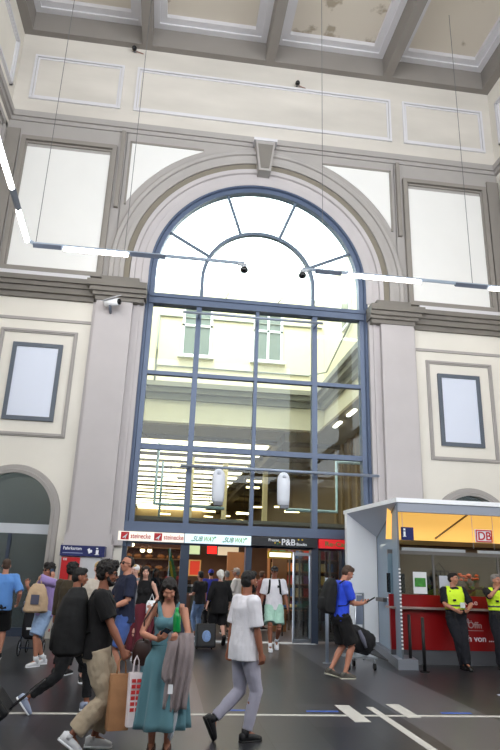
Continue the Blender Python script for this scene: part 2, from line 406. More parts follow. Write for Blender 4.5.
# two small blind windows with dark frames
for k, (x0, x1) in enumerate(((-4.52, -3.2), (7.58, 8.88))):
    w = struct(empty('window_%d' % (k+2), ((x0+x1)/2, YW, 5.3)))
    f = MB(); rframe(f, x0, x1, 5.28, 7.44, 0.11, 0.07); f.build('window_frame', mat('window_dark_frame', (84, 92, 104), 0.5), w, world=True)
    MB().box(x0+0.1, x1-0.1, YW-0.035, YW-0.005, 5.37, 7.35).build('window_pane', mat('frosted_pane', (212, 218, 234), 0.35), w, world=True)

# ------------------------------------------------------------------ the great arched window
W1 = struct(empty('window_1', (CX, YW+0.12, 2.6)))
m_ = MB()
path = [(180, 2.2)] + [(180-180*i/72, None) for i in range(73)] + [(0, 2.2)]
def sweep(m, prof, path, cz, r_cx=CX):
    rings = []
    for a, z in path:
        t = math.radians(a); rings.append([m.bm.verts.new((r_cx+r*math.cos(t), y, cz+r*math.sin(t) if z is None else z)) for r, y in prof])
    n = len(prof)
    for a, b in zip(rings, rings[1:]):
        for i in range(n): m.bm.faces.new((a[i], a[(i+1) % n], b[(i+1) % n], b[i]))
    m.bm.faces.new(rings[0]); m.bm.faces.new(rings[-1][::-1])
sweep(m_, [(3.32, YW+0.3), (3.32, YW+0.0), (3.22, YW-0.02), (3.2, YW+0.06), (3.07, YW+0.06), (3.07, YW+0.3)], path, AZ)
m_.build('outer_frame', bluem, W1, world=True)
m_ = MB()
for (x, w) in ((0.46, 0.075), (2.18, 0.05), (3.9, 0.075)): m_.box(x-w, x+w, YW+0.06, YW+0.26, 2.7, 9.1)
m_.build('mullion', bluem, W1, world=True)
m_ = MB(); m_.box(CX-3.2, CX+3.2, YW+0.0, YW+0.3, 8.97, 9.25); m_.box(CX-3.2, CX+3.2, YW-0.04, YW+0.02, 9.16, 9.27); m_.build('transom', bluem, W1, world=True)
m_ = MB(); m_.box(CX-3.1, CX+3.1, YW+0.08, YW+0.24, 6.84, 6.95); m_.box(CX-3.1, CX+3.1, YW+0.08, YW+0.24, 4.73, 4.87); m_.build('glazing_bar', bluem, W1, world=True)
m_ = MB(); m_.box(CX-3.3, CX+3.3, YW-0.06, YW+0.34, 2.58, 2.82); m_.build('lintel_beam', bluem, W1, world=True)
m_ = MB(); sweep(m_, [(1.73, YW+0.24), (1.73, YW+0.1), (1.63, YW+0.1), (1.63, YW+0.24)], [(180, 9.2)] + [(180-180*i/40, None) for i in range(41)] + [(0, 9.2)], 9.93, 2.18)
for a in (153, 110, 69, 24):
    t = math.radians(a); c, s_ = math.cos(t), math.sin(t)
    m_.limb([(2.18+1.7*c, YW+0.17, 9.93+1.7*s_), (CX+3.12*c, YW+0.17, AZ+3.12*s_)], 0.05, 6)
m_.build('fanlight_bars', mat('fanlight_steel', (98, 112, 130), 0.45, 0.2), W1, world=True)
pts = [(CX-3.15, 2.7)] + arc(CX, AZ, 3.15, 180, 0, 48) + [(CX+3.15, 2.7)]
MB().poly([(x, YW+0.16, z) for x, z in pts], (0, 0.012, 0)).build('glass_pane', glass, W1, world=True)
# rails carried in front of the glazing
for i, (x0, x1, z, r, lb) in enumerate(((0.0, 4.05, 8.62, 0.035, 'thin steel rail across the glazing just under the arch transom'), (0.22, 5.6, 4.27, 0.04, 'thin steel rail across the glazing carrying the two white lamps'))):
    rr = empty('steel_rail', ((x0+x1)/2, YW-0.3, z), label=lb, cat='rail')
    MB().cyl((x0, YW-0.3, z), (x1, YW-0.3, z), r, 10).build('rail_tube', mat('rail_steel', (150, 160, 180), 0.4, 0.5), rr, True, True)
    for x in ([0.46, 3.9]): MB().cyl((x, YW-0.3, z), (x, YW+0.08, z), 0.025, 8).build('bracket', bluem, rr, True, True)
# capsule lamps on the lower rail
for i, (x, lb) in enumerate(((1.22, 'left one of two white capsule lamps hanging before the big window'), (2.93, 'right one of two white capsule lamps hanging before the big window'))):
    L_ = empty('capsule_lamp', (x, YW-0.42, 4.2), label=lb, cat='lamp', group='capsule lamps before the window')
    m_ = MB(); m_.loft([(V(x, YW-0.5, z), V(1, 0, 0), V(0, 1, 0), rx, ry) for z, rx, ry in ((3.34, 0.10, 0.05), (3.36, 0.15, 0.09), (3.5, 0.165, 0.11), (3.8, 0.17, 0.12), (4.0, 0.17, 0.12), (4.1, 0.15, 0.10), (4.17, 0.10, 0.07), (4.2, 0.04, 0.03))], 20)
    m_.build('lamp_housing', mat('lamp_white', (226, 230, 240), 0.35), L_, True, True)
    MB().box(x-0.09, x+0.13, YW-0.58, YW-0.38, 3.27, 3.35).build('lamp_socket', mat('grey_plastic', (112, 116, 124), 0.5), L_, False, True)
    MB().cyl((x, YW-0.4, 3.9), (x, YW-0.2, 3.9), 0.03, 8).build('bracket', silver, L_, True, True)
    MB().limb([(x, YW-0.62, 4.07), (x, YW-0.6, 4.075)], 0.05, 12).build('emblem', mat('emblem_grey', (196, 202, 216), 0.4), L_, True, True)

# ------------------------------------------------------------------ entrance under the window
D1 = struct(empty('door_1', (CX, YW+0.2, 0)))
m_ = MB()
for (x0, x1) in ((-1.12, -0.98), (0.38, 0.60), (2.06, 2.22), (3.80, 3.98), (4.62, 4.7), (5.36, 5.5)): m_.box(x0, x1, YW+0.02, YW+0.3, 0, 2.6)
m_.build('door_post', darkblue, D1, world=True)
m_ = MB(); m_.box(-1.0, 0.38, YW+0.1, YW+0.2, 2.28, 2.4); m_.box(0.6, 5.4, YW+0.1, YW+0.2, 2.28, 2.4); m_.build('door_head', darkblue, D1, world=True)
for (x0, x1) in ((-0.98, 0.38), (4.0, 4.62), (4.7, 5.36)): MB().box(x0, x1, YW+0.15, YW+0.16, 0.05, 2.3).build('glass_pane', glassd, D1, world=True)
# an opened glass door leaf
dl = struct(empty('door_4', (3.75, YW+0.1, 0)))
M = Matrix.Translation((3.78, YW+0.0, 0)) @ Matrix.Rotation(math.radians(200), 4, 'Z')
m_ = MB(); m_.box(0, 0.05, -0.02, 0.02, 0.03, 2.2, M); m_.box(0.5, 0.54, -0.02, 0.02, 0.03, 2.2, M); m_.box(0, 0.54, -0.02, 0.02, 0.03, 0.12, M); m_.box(0, 0.54, -0.02, 0.02, 2.12, 2.2, M)
m_.build('leaf_frame', silver, dl, world=True)
MB().box(0.03, 0.52, -0.005, 0.005, 0.1, 2.15, M).build('glass_pane', glassd, dl, world=True)
struct(MB().box(-1.0, 3.9, YW-0.12, YW+0.25, 0.0, 0.012).build('trim_28', mat('threshold_steel', (205, 210, 215), 0.35, 0.4)))
# sign band
def sign(name, x0, x1, m, label, cat='sign'):
    o = empty(name, ((x0+x1)/2, YW-0.12, 2.3), label=label, cat=cat)
    MB().box(x0, x1, YW-0.14, YW-0.02, 2.33, 2.56).build('sign_panel', m, o, world=True); return o
redl = mat('logo_red', (190, 24, 34), 0.5)
sg = sign('shop_sign', -1.27, 0.44, mat('sign_cream', (236, 230, 220), 0.4, emit=0.35), 'cream fascia sign over the left doorway, bakery name in red twice')
for x in (-1.15, -0.32):
    lg = MB().box(x, x+0.2, YW-0.15, YW-0.13, 2.355, 2.54).build('logo', redl, sg, world=True)
    m_ = MB(); m_.limb([(x+0.05, YW-0.155, 2.40), (x+0.12, YW-0.155, 2.44), (x+0.16, YW-0.155, 2.50)], [0.012, 0.022, 0.006], 6); m_.limb([(x+0.11, YW-0.155, 2.38), (x+0.13, YW-0.155, 2.47)], [0.014, 0.006], 6)
    m_.build('logo_mark', wht, lg, world=True)
    text('lettering', 'steinecke', 0.17, (x+0.24, YW-0.145, 2.395), redl, sg, width=0.5)
sg = sign('shop_sign', 0.46, 2.17, mat('sign_paleblue', (214, 232, 242), 0.4, emit=0.4), 'pale fascia sign with green and yellow sandwich shop lettering')
gr = mat('letter_green', (20, 130, 60), 0.5); ye = mat('letter_yellow', (232, 196, 30), 0.5)
for x in (0.66, 1.46):
    m_ = text('lettering', 'SUB', 0.17, (x, YW-0.148, 2.385), ye if False else gr, sg, width=0.25, shear=0.35)
    text('lettering', 'WAY', 0.17, (x+0.27, YW-0.148, 2.385), mat('letter_lime', (120, 185, 40), 0.5), sg, width=0.28, shear=0.35)
    m_ = MB(); m_.build('arrow_tip', gr, sg, world=True) if False else None; MB().poly([(x-0.05, YW-0.15, 2.39), (x-0.0, YW-0.15, 2.37), (x-0.0, YW-0.15, 2.41)], (0, 0.01, 0)).build('arrow_tip', gr, sg, world=True); m_.poly([(x+0.61, YW-0.15, 2.49), (x+0.56, YW-0.15, 2.52), (x+0.56, YW-0.15, 2.46)], (0, 0.01, 0)); m_.build('arrow_tip', gr, sg, world=True)
sg = sign('shop_sign', 2.19, 3.9, mat('sign_black', (26, 28, 34), 0.4), 'black fascia sign of the press and book shop in white letters')
text('lettering', 'Presse', 0.10, (2.62, YW-0.148, 2.455), wht, sg, width=0.27)
text('lettering', 'P&B', 0.22, (2.96, YW-0.148, 2.37), wht, sg, width=0.36)
text('lettering', 'Books', 0.10, (3.36, YW-0.148, 2.37), wht, sg, width=0.27)
for x, z, c in ((2.78, 2.40, ye), (2.85, 2.38, gr), (2.9, 2.42, ye), (3.4, 2.5, ye), (3.5, 2.5, ye)): MB().box(x, x+0.035, YW-0.15, YW-0.13, z, z+0.035).build('square_dot', c, sg, world=True)
sg = sign('shop_sign', 3.97, 5.35, mat('sign_red', (205, 26, 34), 0.4, emit=0.3), 'red fascia sign with green letters at the right end of the entrance')
text('lettering', 'Re-Cap', 0.17, (4.12, YW-0.148, 2.385), gr, sg, width=0.6)

# ------------------------------------------------------------------ the light well and passage behind
wellm = mat('courtyard_plaster', (222, 213, 184), 0.85, var=0.03)
struct(MB().box(-6, 6.3, 24.3, 24.7, 7.35, 13.3).build('wall_courtyard_back', wellm))
struct(MB().box(6.2, 6.6, YW+0.5, 24.3, 7.35, 13.6).build('wall_courtyard_right', wellm))
struct(MB().box(-2.6, -2.2, YW+0.5, 24.3, 3.1, 13.3).build('wall_courtyard_left', wellm))
m_ = MB(); m_.box(-2.2, 6.2, 24.12, 24.3, 8.25, 8.5); m_.box(-2.2, 6.2, 23.9, 24.3, 8.5, 8.7); m_.box(-2.2, 6.2, 23.75, 24.3, 8.7, 8.9); m_.box(6.02, 6.2, YW+0.5, 24.12, 8.25, 8.5); m_.box(5.8, 6.2, YW+0.5, 23.9, 8.5, 8.7); m_.box(5.65, 6.2, YW+0.5, 23.75, 8.7, 8.9)
struct(m_.build('trim_29', mat('well_cornice', (128, 126, 112), 0.8)))
def casement(x0, x1, z0, z1, n):
    w = struct(empty('window_%d' % n, ((x0+x1)/2, 24.3, z0)))
    f = MB(); rframe(f, x0, x1, z0, z1, 0.1, 0.08, 24.3); xm = (x0+x1)/2; f.box(xm-0.05, xm+0.05, 24.22, 24.3, z0, z1); zm = z0+(z1-z0)*0.62; f.box(x0, x1, 24.22, 24.3, zm-0.05, zm+0.05)
    f.box(x0-0.12, x1+0.12, 24.1, 24.3, z0-0.08, z0)
    f.build('window_frame', wht, w, world=True)
    MB().box(x0+0.05, x1-0.05, 24.27, 24.29, z0, z1).build('window_pane', mat('dark_pane', (122, 132, 128), 0.1), w, world=True)
casement(0.02, 1.3, 10.2, 12.45, 4); casement(3.08, 4.36, 10.2, 12.45, 5)
w = struct(empty('window_6', (6.2, 21, 10.6)))
m_ = MB(); m_.box(6.12, 6.2, 20.2, 21.3, 10.6, 12.9); m_.build('window_frame', wht, w, world=True); MB().box(6.1, 6.13, 20.32, 21.18, 10.72, 12.78).build('window_pane', MATS['dark_pane'], w, world=True)
pp = empty('reflection_loop', (2, 24.2, 9.7), label='grey pipe loop on the courtyard wall standing in for reflections in the glazing', cat='pipe')  # loop modelled in place of hall reflections on the window glass
MB().tube([(-0.97, 24.26, 12.0), (-0.97, 24.26, 8.86), (-0.97, 24.26, 9.72), (5.5, 24.26, 9.72), (6.12, 23.6, 9.72), (6.12, 19.6, 10.6)], 0.035, 8).build('pipe_run', mat('reflection_grey', (140, 145, 138), 0.6), pp, True, True)
MB().tube([(-0.97, 24.26, 11.95), (6.1, 24.26, 11.95)], 0.035, 8).build('pipe_run', MATS['reflection_grey'], pp, True, True)
# passage
passm = mat('passage_plaster', (134, 120, 90), 0.85)
brown = mat('brown_panelling', (112, 88, 60), 0.6, var=0.2, vscale=2.0, stretch=(1, 6, 0.3))
struct(MB().box(-8, 14, 24.7, 62, 7.3, 7.5).build('ceiling_passage', passm))
struct(MB().box(-8, 14, 61.6, 62, 0, 7.3).build('wall_passage_end', mat('passage_end', (196, 168, 120), 0.8)))
struct(MB().box(-4, -3.8, 24.7, 61.6, 0, 7.3).build('wall_passage_left', passm))
struct(MB().box(7.6, 7.8, YW+0.5, 61.6, 0, 7.3).build('wall_passage_right', brown))
m_ = MB()
for k in range(9): m_.box(7.5, 7.6, 18.6+k*1.1, 18.85+k*1.1, 3.2, 7.3)
struct(m_.build('trim_31', mat('wood_battens', (140, 112, 74), 0.6)))
m_ = MB(); 
for k in range(7): m_.box(-3.8, 7.6, 26.6+k*4.2, 26.9+k*4.2, 7.14, 7.3)
m_.box(4.6, 5.1, 24.7, 61, 6.9, 7.3)
struct(m_.build('trim_32', mat('passage_beam', (92, 78, 56), 0.8)))
stripm = mat('luminous_panel', (255, 244, 214), 0.5, emit=2.6)
for k in range(17):
    y = 27.6 + k*2.1
    o = MB().box(-3.0, 4.4 - 0.06*k, y, y+0.7, 7.2, 7.26).build('ceiling_light', stripm)
    tag(o, 'long warm white ceiling light strip in the passage behind the window', 'ceiling light', 'light strips under the passage ceiling')
m_ = None
pr_col = [(1.0, 31), (2.9, 33), (5.1, 33)]
for k, (x, y) in enumerate(pr_col):
    o = MB().box(x-0.13, x+0.13, y-0.13, y+0.13, 0, 7.3).build('column', mat('column_plaster', (226, 214, 176), 0.7))
    tag(o, ['slim square cream column left in the passage behind the glazing', 'slim square cream column in the middle of the passage', 'slim square cream column right in the passage'][k], 'column')
for k, (x, y, z) in enumerate(((6.9, 25.5, 7.2), (6.9, 27.8, 7.2))): pass
for k, (y, zz) in enumerate(((20.3, 7.24), (22.2, 7.24))):
    o = MB().box(6.25, 6.37, y, y+0.9, zz, zz+0.06).build('ceiling_light', mat('tube_glow', (255, 250, 240), 0.4, emit=5))
    tag(o, ['nearer of two short bright tubes under the courtyard soffit at right', 'farther of two short bright tubes under the courtyard soffit at right'][k], 'ceiling light')
struct(MB().box(6.0, 7.6, YW+0.5, 24.7, 7.3, 7.4).build('ceiling_soffit', MATS['passage_plaster']))
random.seed(3)
for k in range(16):
    x, y, z = random.uniform(-2.5, 7), random.uniform(27, 50), random.uniform(4.2, 6.2)
    l_ = empty('pendant_light', (x, y, z), label='small warm pendant light glowing in the passage behind the window', cat='lamp', group='pendant lights in the passage')
    M = Matrix.Translation((x, y, z)) @ Matrix.Rotation(random.uniform(-.5, .5), 4, 'Z')
    MB().box(-0.35, 0.35, -0.06, 0.06, -0.04, 0.04, M).build('tube', mat('warm_glow', (255, 226, 160), 0.4, emit=6), l_, world=True)
    MB().cyl((x, y, z), (x, y, 7.3), 0.01, 6).build('cord', blackm, l_, world=True)
# pale steel pipe frame in the lower right glazing field, behind glass
o = empty('pipe_frame', (4.9, YW+0.7, 3.0), label='pale steel pipe frame behind the lower right window panes', cat='frame')
MB().tube([(5.6, YW+0.6, 4.75), (4.66, YW+0.6, 4.75), (4.66, YW+0.6, 3.35), (3.2, YW+0.6, 3.35)], 0.05, 8).build('pipe_run', mat('pale_pipe', (176, 192, 190), 0.4, 0.3), o, True, True)
o = empty('pipe_frame', (0, YW+0.7, 3.0), label='pale green steel pipe frame behind the lower left window panes', cat='frame')
MB().tube([(-0.4, YW+0.6, 5.0), (-0.4, YW+0.6, 3.35), (1.5, YW+0.6, 3.3)], 0.045, 8).build('pipe_run', MATS['pale_pipe'], o, True, True)
MB().tube([(-0.25, YW+0.6, 4.5), (-0.25, YW+0.6, 3.0)], 0.03, 8).build('pipe_run', MATS['pale_pipe'], o, True, True)

# ------------------------------------------------------------------ shops seen through the doors
shopwall = mat('shop_wall', (92, 64, 44), 0.7, var=0.15, vscale=2)
struct(MB().box(-4, 8.4, 26, 26.2, 0, 3.05).build('wall_shop_back', shopwall))
struct(MB().box(-4, 8.4, 18.6, 26.2, 3.05, 3.15).build('ceiling_shop', mat('shop_ceiling', (120, 112, 104), 0.8)))
def frame_box(name, x0, x1, z0, z1, y, m, label, cat, fm=None, group=None, dep=0.08):
    o = empty(name, ((x0+x1)/2, y, z0), label=label, cat=cat, group=group)
    MB().box(x0, x1, y, y+dep, z0, z1).build('panel', m, o, world=True)
    f = MB(); rframe(f, x0-0.03, x1+0.03, z0-0.03, z1+0.03, 0.04, 0.02, y, dep); f.build('frame', fm or blackm, o, world=True); return o
lit = lambda n, c, e: mat(n, c, 0.5, emit=e)
frame_box('lit_sign', 1.42, 1.76, 2.22, 2.66, 22, lit('red_glow', (255, 20, 16), 2.0), 'glowing red square sign hanging inside behind the pale fascia', 'sign')
frame_box('poster', 0.86, 1.22, 1.5, 1.98, 22.3, lit('red_poster', (190, 50, 26), 0.2), 'framed red poster at the left inside the sandwich shop', 'poster', mat('gold_frame', (190, 150, 90), 0.5))
frame_box('menu_board', 0.7, 1.35, 2.25, 2.6, 25.2, lit('menu_white', (190, 215, 170), 0.4), 'bright pale green menu board high in the sandwich shop', 'menu board')
frame_box('menu_board', 2.0, 2.9, 2.25, 2.65, 25.2, lit('menu_white2', (200, 190, 165), 0.3), 'white menu board beside the wood panelling', 'menu board')
frame_box('shop_light_box', 2.95, 3.60, 2.10, 2.24, 18.0, lit('white_box', (255, 250, 240), 1.0), 'small white and yellow lit box under the black fascia', 'sign', ye)
woodp = mat('wood_panel', (150, 100, 60), 0.6, var=0.15, vscale=3, stretch=(1, 1, 0.2))
tag(MB().box(2.1, 2.9, 21.5, 21.7, 0, 2.3).build('partition_panel', woodp), 'tall brown wood partition behind the second doorway', 'partition')
tag(MB().box(3.3, 3.75, 19.4, 19.5, 0, 2.2).build('partition_panel', woodp), 'narrow orange wood partition left in the book shop', 'partition')
c = empty('shop_counter', (-0.4, 21.4, 0), label='bakery counter with glass front in the left doorway', cat='counter')
MB().box(-1.6, 0.9, 21.2, 21.9, 0, 0.95, bev=0.02).build('counter_body', mat('counter_brown', (74, 46, 34), 0.5), c, world=True)
MB().box(-1.6, 0.9, 21.2, 21.7, 0.95, 1.35).build('glass_case', glassd, c, world=True)
c = empty('shop_counter', (1.4, 23.5, 0), label='dark counter at the back of the sandwich shop', cat='counter')
MB().box(0.7, 2.6, 23.3, 24.0, 0, 1.1, bev=0.02).build('counter_body', mat('counter_dark', (40, 44, 40), 0.5), c, world=True)
MB().box(0.65, 2.65, 23.25, 24.05, 1.1, 1.15).build('worktop', silver, c, world=True)
# bakery shelf with baskets of rolls
sh = empty('bread_shelf', (-0.5, 24.5, 0), label='wooden bakery shelf wall behind the counter', cat='shelf')
for z in (1.2, 1.6, 2.0, 2.4): MB().box(-2.0, 0.9, 24.3, 24.7, z, z+0.04).build('shelf', woodp, sh, world=True)
MB().box(-2.0, 0.9, 24.7, 24.75, 0.9, 2.6).build('back_panel', mat('shelf_back', (96, 50, 34), 0.6), sh, world=True)
random.seed(5)
br0 = None
for z in (1.24, 1.64, 2.04):
    for i in range(6):
        x = -1.4 + i*0.4 + random.uniform(-.04, .04)
        if br0 is None:
            br0 = MB().ell((0, 0, 0.07), (0.15, 0.11, 0.08)).build('bread_loaf', mat('bread_crust', (196, 120, 60), 0.7, var=0.25, vscale=8), None, True); b_ = br0
        else: b_ = br0.copy(); C.objects.link(b_)
        b_.location = (x, 24.5, z); b_.rotation_euler = (0, 0, random.uniform(-.4, .4))
        tag(b_, 'round brown bread loaf on the bakery shelf wall', 'bread', 'loaves on the bakery shelves')
# pendant lamps in the bakery
for k, (x, z) in enumerate(((-1.05, 2.36), (-0.72, 2.2), (-0.5, 2.2))):
    l_ = empty('pendant_lamp', (x, 20.0, z), label=['leftmost and highest glowing bakery pendant lamp', 'middle glowing bakery pendant lamp', 'right glowing bakery pendant lamp nearest the shelf'][k], cat='lamp')
    MB().ell((x, 20, z), (0.07, 0.07, 0.06)).build('bulb', mat('bulb_glow', (255, 214, 150), 0.4, emit=14), l_, True, True)
    MB().limb([(x, 20, z+0.04), (x, 20, z+0.14)], [0.10, 0.03], 14).build('lamp_shade', mat('shade_copper', (150, 90, 60), 0.4, 0.6), l_, True, True)
    MB().cyl((x, 20, z+0.1), (x, 20, 3.05), 0.008, 6).build('cord', blackm, l_, world=True)
fl = empty('banner_flag', (0.2, 18.4, 0), label='green and yellow beach flag standing in the bakery doorway', cat='flag')
MB().cyl((0.12, 18.4, 0), (0.12, 18.4, 2.25), 0.015, 8).build('pole', silver, fl, True, True)
MB().cyl((0.12, 18.4, 0), (0.12, 18.4, 0.03), 0.15, 16).build('base', blackm, fl, False, True)
MB().poly([(0.06, 18.4, 2.25), (0.13, 18.4, 2.22), (0.36, 18.4, 1.5), (0.3, 18.4, 1.1), (0.16, 18.4, 1.5)], (0, 0.02, 0)).build('cloth', mat('flag_green', (40, 130, 70), 0.7), fl, world=True)
MB().poly([(0.1, 18.38, 1.9), (0.17, 18.38, 1.9), (0.3, 18.38, 1.35), (0.26, 18.38, 1.25)], (0, 0.02, 0)).build('stripe', ye, fl, world=True)
# book shop shelving, posts, tables
cols = [(170, 60, 50), (60, 90, 140), (210, 180, 110), (60, 110, 80), (200, 200, 195), (120, 70, 110), (220, 130, 60)]
bm_ = [mat('cover_%d' % i, c_, 0.5) for i, c_ in enumerate(cols)]
sh = empty('magazine_rack', (5.2, 23.6, 0), label='tall magazine rack along the back of the book shop', cat='rack')
for z in (0.4, 0.85, 1.3, 1.75, 2.2): MB().box(3.9, 6.6, 23.5, 23.9, z-0.04, z).build('shelf', woodp, sh, world=True)
MB().box(3.9, 6.6, 23.9, 23.95, 0, 2.6).build('back_panel', shopwall, sh, world=True)
for x in (3.86, 6.6): MB().box(x, x+0.04, 23.5, 23.95, 0, 2.6).build('side_panel', woodp, sh, world=True)
mg = None
for z in (0.4, 0.85, 1.3, 1.75, 2.2):
    for i in range(8):
        me = MB().box(-0.11, 0.11, -0.01, 0.01, 0, 0.3).build('magazine', bm_[random.randrange(7)])
        me.location = (4.1+i*0.31, 23.72, z); me.rotation_euler = (-0.15, 0, 0)
        tag(me, 'magazine standing face out on the book shop rack', 'magazine', 'magazines on the book shop rack')
for k in range(5):
    x = 3.95 + k*0.33
    o = MB().box(x-0.025, x+0.025, 20.0, 20.06, 0, 2.5).build('glazing_post', mat('post_bronze', (120, 110, 96), 0.4, 0.4))
    tag(o, 'slim vertical bronze post of the book shop glass front', 'post', 'slim posts of the book shop front')
for k, (x, y) in enumerate(((3.75, 18.4), (4.8, 19.3))):
    t_ = empty('display_table', (x, y, 0), label=['low dark display table just inside the third doorway', 'second dark display table farther inside the book shop'][k], cat='table')
    MB().box(x-0.4, x+0.4, y-0.3, y+0.3, 0.70, 0.75).build('tabletop', mat('table_dark', (52, 42, 38), 0.5), t_, world=True)
    for a in (-0.36, 0.36):
        for b in (-0.26, 0.26): MB().cyl((x+a, y+b, 0), (x+a, y+b, 0.7), 0.02, 8).build('leg', blackm, t_, True, True)
    for j in range(3):
        b_ = MB().box(x-0.3+j*0.22, x-0.14+j*0.22, y-0.12, y+0.12, 0.75, 0.80+0.02*j).build('book', bm_[(j+k*2+1) % 7])
        tag(b_, ('book lying on the display table just inside the third doorway' if k == 0 else 'book lying on the display table farther inside'), 'book', 'books on the %s display table' % ('near' if k == 0 else 'far'))

# ------------------------------------------------------------------ suspended light rails
railm = mat('rail_profile', (172, 186, 205), 0.35, 0.5); boxm = mat('gear_box', (92, 100, 116), 0.5); tubem = mat('fluorescent_tube', (255, 250, 242), 0.3, emit=9)
RZ = 9.36; RY = 14.2
def light_rail(label, segs, tubes, boxes, wires, dome, dome_dir):
    o = empty('light_rail', segs[0], label=label, cat='light')
    MB().limb(segs, 0.045, 6).build('rail_profile', railm, o, False, True)
    for a, b in tubes: MB().cyl(a, b, 0.06, 10).build('light_tube', tubem, o, True, True)
    for a, b in boxes: MB().cyl(a, b, 0.075, 4).build('gear_box', boxm, o, False, True)
    for x, y in wires: MB().cyl((x, y, RZ), (x, y, 18.95), 0.009, 5).build('suspension_wire', mat('wire_grey', (96, 96, 98), 0.5), o, False, True)
    d = Vector(dome)
    h = MB(); h.cyl(d+V(0, 0, 0.02), d-V(0, 0, 0.1), 0.07, 14); h.cyl(d+V(dome_dir*-0.18, 0, 0.02), d+V(0, 0, 0.02), 0.045, 8)
    h = h.build('camera_bracket', mat('cam_grey', (176, 180, 186), 0.4), o, True, True)
    MB().ell(d-V(0, 0, 0.13), (0.105, 0.105, 0.09)).build('camera_dome', blackgl, o, True, True)
    MB().cyl(d-V(0, 0, 0.05), (d.x-0.3*1, YW-0.02, 9.25), 0.012, 6).build('stay_rod', silver, o, False, True)
light_rail('left suspended light rail turning the corner and ending in a dome camera', [(-3.19, 2.0, RZ), (-3.95, RY-0.13, RZ), (-3.83, RY, RZ), (1.5, RY, RZ)],
    [((-3.86, 12.6, RZ-0.07), (-3.945, 13.95, RZ-0.07)), ((-3.70, 10.0, RZ-0.07), (-3.80, 11.7, RZ-0.07)), ((-3.1, RY, RZ-0.07), (-1.5, RY, RZ-0.07))],
    [((-3.805, 11.75, RZ-0.05), (-3.857, 12.55, RZ-0.05)), ((-3.85, RY, RZ-0.04), (-3.15, RY, RZ-0.04)), ((-1.45, RY, RZ-0.03), (-0.55, RY, RZ-0.03))],
    [(-3.8, RY), (-1.6, RY)], (1.5, RY, RZ-0.06), 1)
light_rail('right suspended light rail running from a dome camera towards the right wall', [(3.05, RY, RZ), (9.6, RY, RZ)],
    [((4.3, RY, RZ-0.06), (6.3, RY, RZ-0.06)), ((8.3, RY, RZ-0.06), (9.5, RY, RZ-0.06))], [((3.4, RY, RZ-0.03), (4.1, RY, RZ-0.03)), ((7.3, RY, RZ-0.03), (8.2, RY, RZ-0.03))],
    [(3.6, RY), (7.8, RY)], (3.05, RY, RZ-0.06), -1)
# bullet camera on left pilaster
cc = empty('security_camera', (-2.0, YW-0.3, 8.6), label='white bullet camera fixed high on the left pilaster below the capital', cat='camera')
M = Matrix.Translation((-1.95, YW-0.6, 8.62)) @ Matrix.Rotation(math.radians(-22), 4, 'Y') @ Matrix.Rotation(math.radians(20), 4, 'X') @ Matrix.Rotation(math.radians(-35), 4, 'Z')
MB().limb([(-0.22, 0, 0.02), (0.2, 0, -0.06)], 0.10, 14).xf(M).build('camera_body', wht, cc, True, True)
MB().limb([(0.2, 0, -0.06), (0.23, 0, -0.066)], 0.085, 14).xf(M).build('lens_front', blackgl, cc, True, True)
MB().box(-0.26, 0.26, -0.12, 0.12, 0.09, 0.11, M).build('sun_shield', mat('cam_shield', (206, 206, 210), 0.4), cc, False, True)
MB().tube([(-2.0, YW-0.27, 8.42), (-2.0, YW-0.5, 8.42), (-2.0, YW-0.58, 8.55)], 0.04, 8).build('wall_bracket', boxm, cc, True, True)
for (x, z, lb) in ((3.25, 17.3, 'tiny dark camera high on the frieze right of the middle beam'), (-2.2, 17.85, 'tiny dark camera just under the ceiling at the left beam')):
    cc = empty('security_camera', (x, YW-0.2, z), label=lb, cat='camera')
    MB().ell((x, YW-0.18, z), (0.08, 0.1, 0.08)).build('camera_dome', blackgl, cc, True, True)
    MB().cyl((x, YW-0.02, z+0.02), (x, YW-0.16, z+0.02), 0.04, 8).build('wall_bracket', boxm, cc, True, True)
    MB().tube([(x+0.06, YW-0.1, z-0.03), (x+0.3, YW-0.07, z-0.07)], 0.015, 6).build('cable', mat('cable_red', (150, 110, 100), 0.6), cc, True, True)

# ------------------------------------------------------------------ ticket machine at the left pilaster
tm = empty('ticket_stand', (-2.0, 15.3, 0), label='red ticket machine with a dark blue header sign at the foot of the left pilaster', cat='ticket machine')
navy = mat('sign_navy', (18, 28, 92), 0.4)
MB().box(-2.43, -1.5, 15.35, 15.75, 0, 1.9).build('machine_body', mat('machine_grey', (196, 196, 200), 0.5), tm, world=True)
MB().box(-2.40, -1.98, 15.30, 15.352, 0.3, 1.87).build('front_panel', mat('db_red', (186, 10, 20), 0.45), tm, world=True)
MB().box(-2.45, -1.43, 15.28, 15.75, 1.9, 2.14).build('header_sign', navy, tm, world=True)
text('lettering', 'Fahrkarten', 0.10, (-2.39, 15.275, 2.04), wht, tm, width=0.42)
m_ = MB(); m_.box(-2.39, -1.93, 15.27, 15.28, 1.96, 1.975); m_.build('text_line', mat('text_grey', (150, 160, 200), 0.5), tm, world=True)
m_ = MB(); m_.poly([(-1.83, 15.275, 2.06), (-1.78, 15.275, 2.09), (-1.74, 15.275, 1.99), (-1.79, 15.275, 1.96)], (0, 0.01, 0)); m_.box(-1.76, -1.72, 15.265, 15.28, 1.99, 2.05); m_.build('ticket_pictogram', wht, tm, world=True)
m_ = MB(); m_.box(-1.63, -1.57, 15.265, 15.28, 1.95, 2.05); m_.box(-1.63, -1.585, 15.265, 15.28, 2.07, 2.1); m_.box(-1.65, -1.55, 15.265, 15.28, 1.94, 1.955); m_.build('info_pictogram', wht, tm, world=True)
MB().box(-2.2, -2.05, 15.29, 15.302, 1.2, 1.5).build('screen', blackgl, tm, world=True)
text('lettering', 'DB', 0.07, (-2.36, 15.29, 1.8), wht, tm, width=0.08)

